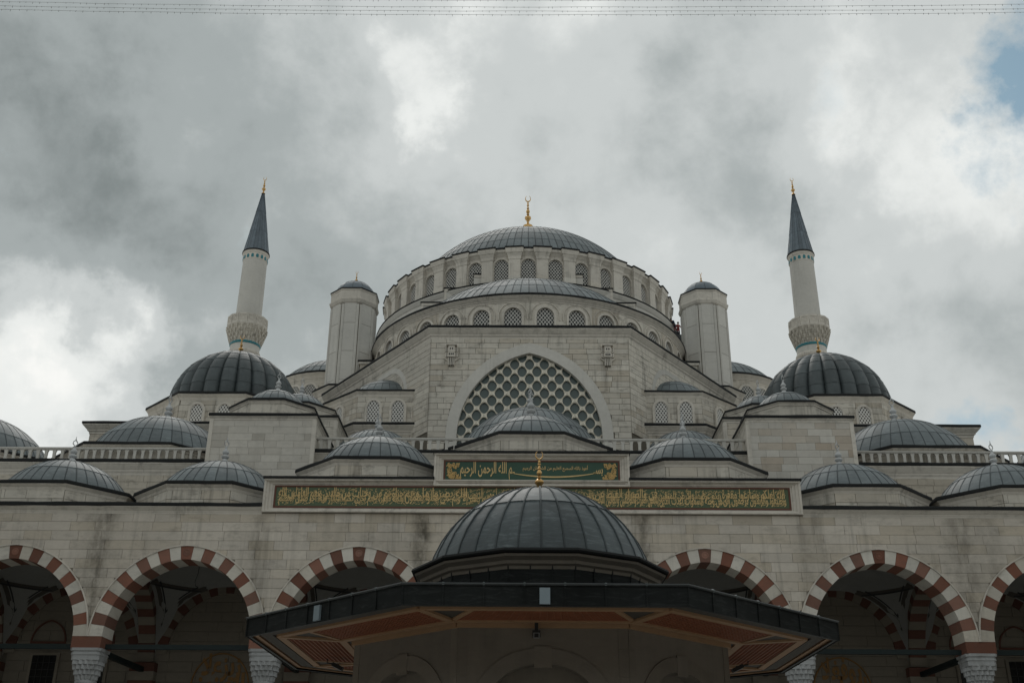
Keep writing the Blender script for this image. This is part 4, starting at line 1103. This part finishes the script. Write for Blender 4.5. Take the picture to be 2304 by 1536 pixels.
# ------------------------------------------------------------------ inscriptions
AR = {}
for ch_, c0, n in (('ا', 0xFE8D, 2), ('ب', 0xFE8F, 4), ('ة', 0xFE93, 2), ('ت', 0xFE95, 4), ('ث', 0xFE99, 4), ('ج', 0xFE9D, 4), ('ح', 0xFEA1, 4), ('خ', 0xFEA5, 4), ('د', 0xFEA9, 2), ('ذ', 0xFEAB, 2), ('ر', 0xFEAD, 2), ('ز', 0xFEAF, 2), ('س', 0xFEB1, 4), ('ش', 0xFEB5, 4), ('ص', 0xFEB9, 4), ('ض', 0xFEBD, 4), ('ط', 0xFEC1, 4), ('ظ', 0xFEC5, 4), ('ع', 0xFEC9, 4), ('غ', 0xFECD, 4), ('ف', 0xFED1, 4), ('ق', 0xFED5, 4), ('ك', 0xFED9, 4), ('ل', 0xFEDD, 4), ('م', 0xFEE1, 4), ('ن', 0xFEE5, 4), ('ه', 0xFEE9, 4), ('و', 0xFEED, 2), ('ى', 0xFEEF, 2), ('ي', 0xFEF1, 4), ('أ', 0xFE83, 2), ('إ', 0xFE87, 2), ('ئ', 0xFE89, 4), ('ؤ', 0xFE85, 2), ('ء', 0xFE80, 1)):
    AR[ch_] = (c0, n)
def shape_ar(txt):
    """joined letter forms in display order (left to right)"""
    out = []
    for word in txt.split(' '):
        k = 0; w = []; prev = False
        while k < len(word):
            c = word[k]
            if c == 'ـ': w.append('\u0640'); prev = True; k += 1; continue
            c0, n = AR[c]
            if c == 'ل' and k+1 < len(word) and word[k+1] in 'اأإ':
                b0 = {'ا': 0xFEFB, 'أ': 0xFEF7, 'إ': 0xFEF9}[word[k+1]]
                w.append(chr(b0+(1 if prev else 0))); prev = False; k += 2; continue
            nxt = k+1 < len(word) and (word[k+1] == 'ـ' or AR[word[k+1]][1] > 1)
            if n == 4: w.append(chr(c0+(3 if prev and nxt else 2 if nxt else 1 if prev else 0))); prev = nxt
            elif n == 2: w.append(chr(c0+(1 if prev else 0))); prev = False
            else: w.append(chr(c0)); prev = False
            k += 1
        out.append(''.join(w))
    return ' '.join(x[::-1] for x in reversed(out))
def text_mesh(txt, x0, x1, z0, z1, y, depth, off=0.012, keep=None):
    cu = bpy.data.curves.new('lettering', 'FONT'); cu.body = shape_ar(txt); cu.size = 1; cu.resolution_u = 2; cu.offset = off
    o = bpy.data.objects.new('tmp', cu); C.objects.link(o)
    bpy.context.view_layer.update()
    me = bpy.data.meshes.new_from_object(o.evaluated_get(bpy.context.evaluated_depsgraph_get()))
    bpy.data.objects.remove(o)
    vs = [v.co for v in me.vertices]; a, b_ = min(v.x for v in vs), max(v.x for v in vs); c, d = min(v.y for v in vs), max(v.y for v in vs)
    V = [(x0+(v.x-a)/(b_-a)*(x1-x0), y, z0+(v.y-c)/(d-c)*(z1-z0)) for v in vs]
    F = [tuple(p.vertices) for p in me.polygons]
    bpy.data.meshes.remove(me)
    # give the strokes real thickness: back copy plus sides on open edges
    n = len(V); ec = {}
    for f in F:
        for i in range(len(f)):
            e = (f[i], f[(i+1) % len(f)]); ec[e] = 1
    V2 = V+[(x, y+depth, z) for x, _, z in V]
    F2 = F+[(a_, b2, b2+n, a_+n) for a_, b2 in ec if (b2, a_) not in ec]
    mb = MB(); mb.add(V2, F2); return mb
YP = YF+.075
def panel(label, hx, z0, z1, bw=.10, fm='green_field'):
    p = thing('inscription_panel', label, 'inscription', (0, YP, z0))
    MB().box(-hx+bw, hx-bw, YP-.03, YP+.0, z0+bw, z1-bw).build('field', fm, p)
    mb = MB(); mb.box(-hx, hx, YP-.06, YP, z1-bw, z1); mb.box(-hx, hx, YP-.06, YP, z0, z0+bw); mb.box(-hx, -hx+bw, YP-.06, YP, z0+bw, z1-bw); mb.box(hx-bw, hx, YP-.06, YP, z0+bw, z1-bw)
    mb.build('border', 'border_red', p); return p
p1 = panel('long green panel filled with dense gold Arabic calligraphy above the striped arches', 14.3, 17.745, 19.025)
LONG = ('وأطيعوا الله والرسول لعلكم ترحمون وسارعوا إلى مغفرة من ربكم وجنة عرضها السموات والأرض أعدت للمتقين الذين ينفقون في السراء والضراء والكاظمين الغيظ والعافين عن الناس والله يحب المحسنين '
        'والذين إذا فعلوا فاحشة أو ظلموا أنفسهم ذكروا الله فاستغفروا لذنوبهم ومن يغفر الذنوب إلا الله ولم يصروا على ما فعلوا وهم يعلمون أولئك جزاؤهم مغفرة من ربهم وجنات تجري من تحتها الأنهار خالدين فيها ونعم أجر العاملين صدق الله العظيم').split(' ')
YT = YP-.055
NSEG = 8
for seg in range(NSEG):
    ws = LONG[len(LONG)*seg//NSEG:len(LONG)*(seg+1)//NSEG]
    xr = 14.05-28.1*seg/NSEG; xl = 14.05-28.1*(seg+1)/NSEG
    text_mesh(' '.join(ws[0::2]), xl+.03, xr-.02, 17.88, 18.72, YT, .03, .006).build('lettering', 'gold_leaf', p1)
    text_mesh(' '.join(ws[1::2]), xl+.0, xr-.08, 18.10, 18.92, YT-.012, .03, .006).build('lettering', 'gold_leaf', p1)
# small gilded vowel strokes between the letters
mb = MB(); rv = random.Random(5)
for i in range(1700):
    x = rv.uniform(-14.05, 14.05); z = rv.uniform(17.95, 18.85); l = rv.uniform(.05, .16); w = .013; a = rv.choice((.5, .6, 2.4, .2))
    dx, dz = math.cos(a)*l/2, math.sin(a)*l/2
    mb.add([(x-dx, YT+.012, z-dz-w), (x+dx, YT+.012, z+dz-w), (x+dx, YT+.012, z+dz+w), (x-dx, YT+.012, z-dz+w)], [(0, 1, 2, 3)])
mb.build('vowel_marks', 'gold_leaf', p1, kind='stuff')
p2 = panel('shorter green panel with gold basmala calligraphy and gilded corners, directly above the long panel', 4.93, 19.275, 20.545, fm='green_cool')
text_mesh('ـم الله الرحمن الرحيم', -4.0, -.95, 19.42, 20.44, YT, .03, .012).build('lettering', 'gold_leaf', p2)
text_mesh('بسـ', 3.45, 3.98, 19.66, 20.06, YT, .03, .02).build('lettering', 'gold_leaf', p2)
text_mesh('أعوذ بالله السميع العليم من الشيطان الرجيم', -.5, 3.15, 19.90, 20.26, YT, .03, .008).build('lettering', 'gold_leaf', p2)
mb = MB(); N = 30; up, lo = [], []
for i in range(N+1):
    t = i/N; x = -1.05+4.6*t; z = 19.79-.22*math.sin(PI*min(1, t*1.0))**.8+.02*t; th_ = .018+.022*math.sin(PI*t)
    up.append((x, YT, z+th_)); lo.append((x, YT, z-th_))
mb.rings([[(x, y+.03, z) for x, y, z in lo], lo, up, [(x, y+.03, z) for x, y, z in up]], False); mb.build('long_stroke', 'gold_leaf', p2)
for s in (-1, 1):
    mb = MB(); rv = random.Random(9)
    # curling gilded stems filling a scalloped corner field
    for q in range(110):
        u, v = rv.uniform(0, .95), rv.uniform(-.46, .46)
        if u > .34+.52*abs(v/.46)**1.3: continue
        cx_, cz_, r0, a0 = 4.70-u, 19.91+v, rv.uniform(.05, .10), rv.uniform(0, 6.28); sg = rv.choice((-1, 1)); pts = []
        for i in range(9): pts.append((s*(cx_+r0*(1-i/12)*math.cos(a0+sg*i*.55)), YT, cz_+r0*(1-i/12)*math.sin(a0+sg*i*.55)))
        pts = [(max(-4.76, min(4.76, x)), y, max(19.45, min(20.37, z))) for x, y, z in pts]
        mb.tube(pts, [.028]*8+[.014], 4)
    mb.build('corner_ornament', 'gold_leaf', p2)
# faded wall calligraphy inside the portico
for s, txt, l in ((-1, 'العزيز', 'faded gold calligraphy painted on the shadowed portico wall, left of the kiosk'), (1, 'الغفور', 'faded gold calligraphy painted on the shadowed portico wall, right of the kiosk')):
    x = s*18.75
    p = thing('wall_calligraphy', l, 'calligraphy', (x, 67.7, 9), 'wall calligraphies in the portico')
    text_mesh(txt, x-1.5, x+1.5, 8.4, 10.2, 67.70, .015, .03).build('lettering', 'gold_paint', p)
    text_mesh(txt[::-1], x-1.2, x+1.2, 9.6, 11.3, 67.68, .015, .03).build('lettering', 'gold_paint', p)
    MB().tube([(x+1.75*math.cos(a), 67.70, 9.3+2.0*math.sin(a)) for a in [R_(-20+220*i/30) for i in range(31)]], .05, 5).build('outer_stroke', 'gold_paint', p)

# ------------------------------------------------------------------ fountain kiosk
FY = 29.95
fk = thing('ablution_fountain', 'octagonal fountain kiosk with wide dark lead eaves and ribbed dome in the foreground', 'kiosk', (0, FY, 0))
EO = 7.2; ZB, ZT = 5.90, 6.31
o8 = octagon(0, FY, EO)
MB().sweep(o8, [(-.10, ZB), (-.02, ZB), (0, ZT-.02), (-.10, ZT-.02)], True).build('fascia_board', 'lead_roof', fk)
for i in range(8):
    a, b_ = o8[i-1], o8[i]; L = math.dist(a, b_); dx, dy = (b_[0]-a[0])/L, (b_[1]-a[1])/L; rz = math.atan2(dy, dx)
    n = 7
    for k in range(n):
        def f():
            mb = MB(); w = L/7
            mb.box(.012, w-.012, -.02, .0, ZB-.01, ZT); mb.box(-.018, .018, -.045, .0, ZB-.01, ZT); return mb.mesh('fascia_sheet', 'lead_black')
        put('fascia_sheet', cached('fas', f), fk, T(a[0]+dx*L*k/n, a[1]+dy*L*k/n, 0, rz))
        if k:
            def g():
                mb = MB(); mb.tube([(0, -.07, ZT+.03), (0, .5, ZT+.09)], .035, 7); return mb.mesh('seam_roll', 'lead', smooth=True)
            put('seam_roll', cached('sroll', g), fk, T(a[0]+dx*L*k/n, a[1]+dy*L*k/n, 0, rz))
MB().sweep(o8, [(-.2, ZT), (.06, ZT), (.075, ZT+.025), (.06, ZT+.05), (-.2, ZT+.05)], True).build('eave_bead', 'lead_roof', fk)
for (i, t) in ((7, .5), (6, .5), (0, .5)):
    # i: side index; 0 = the side right of the front one
    a, b_ = o8[i-1], o8[i]; L = math.dist(a, b_); dx, dy = (b_[0]-a[0])/L, (b_[1]-a[1])/L
    MB().box(-.11, .11, -.075, -.02, ZB+.02, ZB+.36).build('metal_plate', 'plate_blue', fk, T(a[0]+dx*L*t, a[1]+dy*L*t, 0, math.atan2(dy, dx)))
# eaves roof
DA = 3.1
d12 = octagon(0, FY, DA, 12)
def ngon_ring(n, ap, N, z):
    out = []
    for i in range(N):
        a = 2*PI*i/N; m = (a+PI/n) % (2*PI/n)-PI/n; r = ap/math.cos(m); out.append((r*math.sin(a), FY-r*math.cos(a), z))
    return out
mb = MB(); mb.rings([ngon_ring(8, EO, 48, ZT+.02), ngon_ring(12, DA+.02, 48, ZT+.42)]); mb.build('eaves_roof', 'lead_roof', fk)
# soffit
ZS = 5.985
mb = MB(); mb.rings([ngon_ring(8, EO-.05, 48, ZS+.03), ngon_ring(8, 4.6, 48, ZS+.03)]); mb.build('soffit_board', 'wood_dark', fk)
VO = octagon(0, FY, EO-.75); VI = octagon(0, FY, 5.0); VW = octagon(0, FY, 4.72); VE = octagon(0, FY, EO-.12)
def beam(p, q, w, z0, z1, name='soffit_beam', mat='wood_tan', ext=0.):
    p, q = Vector(p), Vector(q); d = (q-p).normalized(); n = Vector((-d.y, d.x))*(w/2); p = p-d*ext; q = q+d*ext
    return MB().prism_xy([(p+n)[:], (q+n)[:], (q-n)[:], (p-n)[:]][::-1], z0, z1).build(name, mat, fk)
def poly_mesh(name, pts, z, mat): 
    mb = MB(); mb.prism_xy([tuple(p) for p in pts], z, z+.02); return mb.build(name, mat, fk)
jz = 0
for i in range(8):
    # octagon() puts side i-1 -> i; vertex order counter-clockwise; side 0 = (7 -> 0) is the front
    a, b_ = Vector(VO[i-1]), Vector(VO[i]); ia, ib = Vector(VI[i-1]), Vector(VI[i]); L = (b_-a).length; d = (b_-a)/L
    jz = (jz+1) % 2; dz = .002*(i % 2)
    beam(VO[i-1], VO[i], .20, ZS-.045-dz, ZS+.02); beam(VI[i-1], VI[i], .20, ZS-.052-dz, ZS+.02); beam(VE[i-1], VE[i], .2, ZS-.03-dz, ZS+.025)
    beam(octagon(0, FY, EO-.42)[i-1], octagon(0, FY, EO-.42)[i], .3, ZS-.012-dz, ZS+.02, 'soffit_border', 'ornament_dark')
    beam(octagon(0, FY, 4.83)[i-1], octagon(0, FY, 4.83)[i], .12, ZS-.02-dz, ZS+.02, 'soffit_border', 'ornament_dark')
    beam(VO[i], VI[i], .20, ZS-.06, ZS+.01)
    ta = i == 0 or i in (1, 2, 3, 4) and False; 
    front = i == 0; right = 1 <= i <= 4
    # corner triangles: both ends on the front, the rear end on the other sides
    tl = front or i >= 4; tr = front or i <= 4
    pa = a+d*1.15 if tl else a; pb = b_-d*1.15 if tr else b_
    if tl: beam(pa, ia, .12, ZS-.04, ZS+.01); poly_mesh('carved_triangle', [a, pa, ia], ZS-.004, 'ornament_dark')
    if tr: beam(pb, ib, .12, ZS-.04, ZS+.01); poly_mesh('carved_triangle', [pb, b_, ib], ZS-.006, 'ornament_dark')
    poly_mesh('soffit_panel', [pa, pb, ib, ia], ZS-.002, 'wood_red')
    # lattice slats of the panel
    sl = MB(); nin = Vector((-d.y, d.x)); dep = (ia-a).dot(nin)
    for k in range(1, 13):
        t = k/13; p, q = pa+(ia-pa)*t, pb+(ib-pb)*t; w = nin*.018
        sl.prism_xy([(p-w)[:], (q-w)[:], (q+w)[:], (p+w)[:]], ZS-.024, ZS-.003)
    m_ = int((pb-pa).length/.13)
    for k in range(1, m_):
        t = k/m_; p, q = pa+(pb-pa)*t, ia+(ib-ia)*t; w = d*.016
        sl.prism_xy([(p-w)[:], (p+w)[:], (q+w)[:], (q-w)[:]], ZS-.020, ZS-.004)
    sl.build('lattice_slats', 'wood_red', fk)
    # wall of the kiosk under the eaves
    wa, wb = octagon(0, FY, 4.7)[i-1], octagon(0, FY, 4.7)[i]; Lw = math.dist(wa, wb); rz = math.atan2(wb[1]-wa[1], wb[0]-wa[0])
    def f():
        mb = MB(); wall_open(mb, 0, Lw, 0, ZS+.03, [(Lw/2, 1.35, 1.2, 3.85, .9)], 0, .5, None, 16); return mb.mesh('wall', 'kiosk_stone')
    w = put('wall', cached('kw', f), fk, T(wa[0], wa[1], 0, rz))
    ashlar(w, wa, wb, 3.0, ZS, .62, 1.0, 1.7, 'kiosk_stone', depth=.012, gap=.008, pieces=False, gaps=[(Lw/2-1.72, Lw/2+1.72, 2.9, 5.5)])
    put('arch_band', cached('kab', lambda: ring_mesh(1.35, 1.2, .34, -.025, .06, -2.9, 'kiosk_stone', 14, 'arch_band')), w, T(wa[0], wa[1], 0, rz) @ T(Lw/2, 0, 3.85))
    put('keystone', cached('kks', lambda: MB().box(-.2, .2, -.035, .05, 4.98, 5.45).mesh('keystone', 'kiosk_stone')), w, T(wa[0], wa[1], 0, rz) @ T(Lw/2, 0, 0))
    put('niche_back', cached('knb', lambda: MB().box(-1.5, 1.5, .42, .5, .8, 5.2).mesh('niche_back', 'kiosk_stone')), w, T(wa[0], wa[1], 0, rz) @ T(Lw/2, 0, 0))
    beam(octagon(0, FY, 4.74)[i-1], octagon(0, FY, 4.74)[i], .1, ZS-.13-dz, ZS+.0, 'wall_moulding', 'wood_tan')
# drum: lead sheets, stone cornice
MB().sweep(d12, [(-.03, ZT), (-.03, 7.8)], True).build('drum_core', 'lead_roof', fk)
for i in range(12):
    a, b_ = d12[i-1], d12[i]; L = math.dist(a, b_); dx, dy = (b_[0]-a[0])/L, (b_[1]-a[1])/L
    for k in range(3):
        def f():
            mb = MB(); w = L/3; mb.box(.008, w-.008, -.02, .02, ZT+.1, 7.75); mb.box(-.016, .016, -.05, .02, ZT+.1, 7.75); return mb.mesh('drum_sheet', 'lead_black')
        put('drum_sheet', cached('drs', f), fk, T(a[0]+dx*L*k/3, a[1]+dy*L*k/3, 0, math.atan2(dy, dx)))
MB().sweep(d12, [(-.1, 7.56), (.03, 7.56), (.05, 7.64), (.12, 7.68), (.14, 7.76), (.26, 7.84), (.28, 7.90), (-.1, 7.92)], True).build('drum_cornice', 'kiosk_stone', fk)
MB().sweep(d12, [(-.4, 7.925), (.34, 7.925), (.37, 7.97), (.34, 8.03), (-.4, 8.08)], True).build('lead_edge', 'flashing', fk)
lead_dome(fk, (0, FY, 7.97), cap_profile(3.06, 2.47), 32, (0, .44, .90), ang=(-180, 180), roll=(.032, .055), mat='lead_kiosk', key='fd')
finial_gold(fk, 0, FY, 10.40, 1.29, .82)
# lamps of the kiosk
def floodlight(x, y, z, rz, label):
    d = thing('floodlight', label, 'lamp', (x, y, z), 'floodlights on the kiosk')
    Mw = T(x, y, z, rz)
    MB().tube([(0, 0, 0), (0, 0, -.10), (.34, 0, -.16)], .022, 6).build('bracket', 'black_metal', d, Mw)
    m_ = Mw @ Matrix.Translation((.30, 0, -.2)) @ Matrix.Rotation(R_(25), 4, 'Y')
    MB().box(-.16, .16, -.11, .11, -.05, .05).build('housing', 'black_metal', d, m_)
    MB().box(-.13, .13, -.09, .09, -.06, -.05).build('lens', 'steel', d, m_)
floodlight(-5.9, 31., ZS-.05, 0., 'small floodlight under the left side of the kiosk eaves')
floodlight(5.75, 30.8, ZS-.05, PI, 'small floodlight under the right side of the kiosk eaves')
d = thing('spotlight', 'small black spotlight hanging at the middle of the kiosk front soffit', 'lamp', (-.15, 25.0, 5.6))
MB().box(-.19, -.11, 24.98, 25.04, 5.72, ZS-.04).build('bracket', 'black_metal', d)
MB().box(-.24, -.06, 24.92, 25.10, 5.62, 5.76).build('housing', 'black_metal', d)
mb = MB(); mb.box(-.22, -.08, 24.90, 24.92, 5.58, 5.70); mb.build('rim', 'steel', d); MB().box(-.20, -.10, 24.892, 24.90, 5.595, 5.685).build('lens', 'black_metal', d)

# ------------------------------------------------------------------ bird houses on the hall wall
for s in (-1, 1):
    x, y = s*6.3, YW; d = thing('birdhouse', f'small carved stone birdhouse on the wall, {"left" if s < 0 else "right"} of the arched window', 'birdhouse', (x, y, 35.4), 'carved stone birdhouses')
    B = lambda n_, m_, *b_: MB().box(x+b_[0], x+b_[1], y+b_[2], y+b_[3], b_[4], b_[5]).build(n_, m_, d)
    B('upper_storey', 'trim', -.26, .26, -.42, .05, 36.72, 37.25); B('lower_storey', 'trim', -.27, .27, -.45, .05, 36.30, 36.69)
    B('floor_slab', 'trim', -.32, .32, -.50, .05, 36.225, 36.295); B('mid_slab', 'trim', -.31, .31, -.48, .05, 36.692, 36.718)
    for q in (-1, 1):
        a, b_ = sorted((q*.265, q*.5)); B('side_bay', 'trim', a, b_, -.26, .05, 36.74, 37.12); B('side_bay', 'trim', a, b_, -.28, .05, 36.28, 36.66)
        for z in (36.85, 37.02, 36.38, 36.55): B('side_hole', 'glass_black', q*.38-.04, q*.38+.04, -.29, -.2, z-.035, z+.035)
        MB().prism_xz([(x+q*.28, 36.22), (x+q*.62, 36.22), (x+q*.28, 35.92)], y-.2, y+.02).build('side_bracket', 'trim', d)
    for q in (-.09, .09): MB().prism_xz([(x+q+u, 36.98+w) for u, w in arch_poly(.05, .07, -.1, 3)], y-.425, y-.40).build('door_hole', 'glass_black', d)
    for q in (-.15, 0, .15): MB().prism_xz([(x+q+u, 36.5+w) for u, w in arch_poly(.05, .07, -.12, 3)], y-.455, y-.43).build('door_hole', 'glass_black', d)
    for q in (-.22, -.075, .075, .22): B('corbel', 'trim', q-.04, q+.04, -.38, .02, 35.55, 36.22)
    B('corbel_back', 'glass_black', -.24, .24, -.04, .02, 35.56, 36.22)
    mb = MB(); mb.rings([[(x+q*w, y+v, z) for q, v in ((-1, -.52*k), (1, -.52*k), (1, .05), (-1, .05))] for w, z, k in ((.42, 37.25, 1.), (.44, 37.31, 1.03), (.30, 37.42, .8), (.12, 37.5, .4))], True, True, True); mb.build('roof', 'trim', d)

# ------------------------------------------------------------------ strings of lamps over the court
def string(y, zc, zl, zr, label, ph):
    d = thing('lamp_string', label, 'string lights', (0, y, zc), 'strings of lamps across the sky')
    X = 33.; pts = []
    for i in range(67):
        x = -X+2*X*i/66; t = x/14.; pts.append((x, y, zc+(zl if x < 0 else zr)*t*t+.008*math.sin(i*1.7+ph)))
    MB().tube(pts, .005, 4).build('wire', 'wire_grey', d)
    mb = MB()
    for i in range(310):
        x = -X+2*X*(i+ph*.1+EJ.uniform(-.3, .3))/310; t = x/14.; z = zc+(zl if x < 0 else zr)*t*t
        h_ = EJ.uniform(.015, .055); mb.box(x-.005, x+.005, y-.005, y+.005, z-h_, z+.010)
    mb.build('lamp_holders', 'wire_grey', d, kind='stuff')
    for s in (-1, 1): MB().tube([(s*X, y, 0), (s*X, y, zc+5.5*(zl if s < 0 else zr)+.4)], [.12, .06], 8).build('mast', 'steel', d)
string(22.0, 20.86, .17, .10, 'lowest of the thin lamp strings crossing the top of the sky', 0)
string(22.5, 21.42, .17, .10, 'second lowest lamp string crossing the top of the sky', 3)
string(23.0, 22.0, .17, .11, 'third lamp string from below, close to the top of the picture', 6)
string(23.5, 22.68, .13, .10, 'topmost lamp string, only just inside the top of the picture', 9)

# ------------------------------------------------------------------ workers on the roof
def person(loc, rz, pose, label, top, legs):
    d = thing('person', label, 'person', loc, 'workers on the dome roof')
    J = pose['J']; E = pose['E']; Rr = pose['R']
    me = bpy.data.meshes.new('body'); me.from_pydata([J[k] for k in J], [(list(J).index(a), list(J).index(b_)) for a, b_ in E], [])
    o = bpy.data.objects.new('tmp', me); C.objects.link(o)
    m_ = o.modifiers.new('s', 'SKIN'); sv = me.skin_vertices[0].data
    for i, k in enumerate(J): sv[i].radius = (Rr[k], Rr[k]); sv[i].use_root = (k == 'pelvis')
    o.modifiers.new('d', 'SUBSURF').levels = 1
    bpy.context.view_layer.update()
    nm = bpy.data.meshes.new_from_object(o.evaluated_get(bpy.context.evaluated_depsgraph_get())); bpy.data.objects.remove(o)
    for x in ('skin', top, legs, 'suit_black'): nm.materials.append(M[x])
    part = {'head': 0, 'neck': 0, 'nose': 0, 'handL': 0, 'handR': 0, 'kneeL': 2, 'kneeR': 2, 'footL': 3, 'footR': 3, 'toeL': 3, 'toeR': 3}
    for k in J:
        if k.startswith('f'): part.setdefault(k, 0)
    for p in nm.polygons:
        k = min(J, key=lambda q: (Vector(J[q])-p.center).length); p.material_index = part.get(k, 1); p.use_smooth = True
    nm.name = 'body'; b_ = put('body', nm, d, T(*loc, rz))
    h = Vector(J['head']); hm = MB(); hm.lathe([(.135, 0), (.13, .05), (.09, .12), (.0, .15)], 10)
    put('helmet', hm.mesh('helmet', 'helmet', smooth=True), d, T(*loc, rz) @ Matrix.Translation(h+Vector((0, 0, .03))))
def pose(bend):
    c, s_ = math.cos(bend), math.sin(bend)
    def B(x, y, z): z -= .95; return (x, -(z*s_)+y*c, .95+z*c+y*s_)
    J = {'pelvis': (0, 0, .95), 'spine': B(0, 0, 1.18), 'chest': B(0, 0, 1.40), 'neck': B(0, 0, 1.53), 'head': B(0, -.02, 1.68), 'nose': B(0, -.10, 1.66)}
    E = [('pelvis', 'spine'), ('spine', 'chest'), ('chest', 'neck'), ('neck', 'head'), ('head', 'nose')]
    R = {'pelvis': .15, 'spine': .14, 'chest': .16, 'neck': .06, 'head': .105, 'nose': .03}
    for q, n in ((-1, 'L'), (1, 'R')):
        J.update({'sh'+n: B(q*.20, 0, 1.43), 'el'+n: B(q*.30, -.10-.1*s_, 1.16), 'hand'+n: B(q*.24, -.30-.1*s_, 1.05), 'hip'+n: (q*.10, 0, .88), 'knee'+n: (q*.13, -.03, .48), 'foot'+n: (q*.14, .02, .08), 'toe'+n: (q*.16, -.17, .04)})
        E += [('chest', 'sh'+n), ('sh'+n, 'el'+n), ('el'+n, 'hand'+n), ('pelvis', 'hip'+n), ('hip'+n, 'knee'+n), ('knee'+n, 'foot'+n), ('foot'+n, 'toe'+n)]
        R.update({'sh'+n: .085, 'el'+n: .055, 'hand'+n: .042, 'hip'+n: .105, 'knee'+n: .075, 'foot'+n: .055, 'toe'+n: .04})
        hx, hy, hz = J['hand'+n]
        for i in range(5):
            k = f'f{n}{i}'; J[k] = (hx+(i-2)*.02*q+(.03*-q if i == 0 else 0), hy-.10-.01*(2-abs(i-2)) if i else hy-.05, hz-.02); E.append(('hand'+n, k)); R[k] = .009
    return {'J': J, 'E': E, 'R': R}
person((16.7, 111.3, 53.1), R_(-60), pose(.75), 'worker in blue top and red trousers bending forward at the rim of the main dome', 'suit_blue', 'suit_red')
person((16.98, 110.85, 52.35), R_(20), pose(.05), 'worker in red jacket and dark trousers standing beside the right turret', 'suit_red', 'suit_black')
MB().box(16.5, 18.6, 110.2, 111.05, 51.0, 52.35).box(16.2, 17.2, 111.06, 112, 51, 53.1).build('roof_step', 'lead_roof', hall)

# ------------------------------------------------------------------ the other three wings of the court (behind and beside the viewer)
for i, (x0, x1, y0, y1, lab) in enumerate(((-42.5, -34., -22., 57.5, 'plain arcaded stone wing along the left side of the courtyard'), (34., 42.5, -22., 57.5, 'plain arcaded stone wing along the right side of the courtyard'), (-34., 34., -22., -13.5, 'plain arcaded stone wing closing the courtyard behind the viewer'))):
    d = thing('courtyard_wing', lab, 'building', ((x0+x1)/2, (y0+y1)/2, 0), 'courtyard wings')
    mb = MB()
    if i < 2:
        face = x1 if i == 0 else x0; n = 8; st_ = (y1-y0)/n
        fn = (lambda a, y, z: (face-y, y0+a, z)) if i == 0 else (lambda a, y, z: (face+y, y0+a, z))
        wall_open(mb, 0, y1-y0, 0, 17.5, [((k+.5)*st_, 3.9, 4.1, 10.7, .02) for k in range(n)], 0, 1., fn, 16)
    else:
        n = 7; st_ = (x1-x0)/n; wall_open(mb, 0, x1-x0, 0, 17.5, [((k+.5)*st_, 3.9, 4.1, 10.7, .02) for k in range(n)], 0, 1., lambda a, y, z: (x0+a, y1-y, z), 16)
    mb.build('arcade_front', 'limestone', d)
    MB().box(x0, x1, y0, y1, 17.5, 18.2).build('roof', 'lead_roof', d)
    if i < 2: MB().box(x0 if i == 0 else x1-.8, x0+.8 if i == 0 else x1, y0, y1, 0, 17.5).build('rear_wall', 'limestone', d)
    else: MB().box(x0, x1, y0, y0+.8, 0, 17.5).build('rear_wall', 'limestone', d)
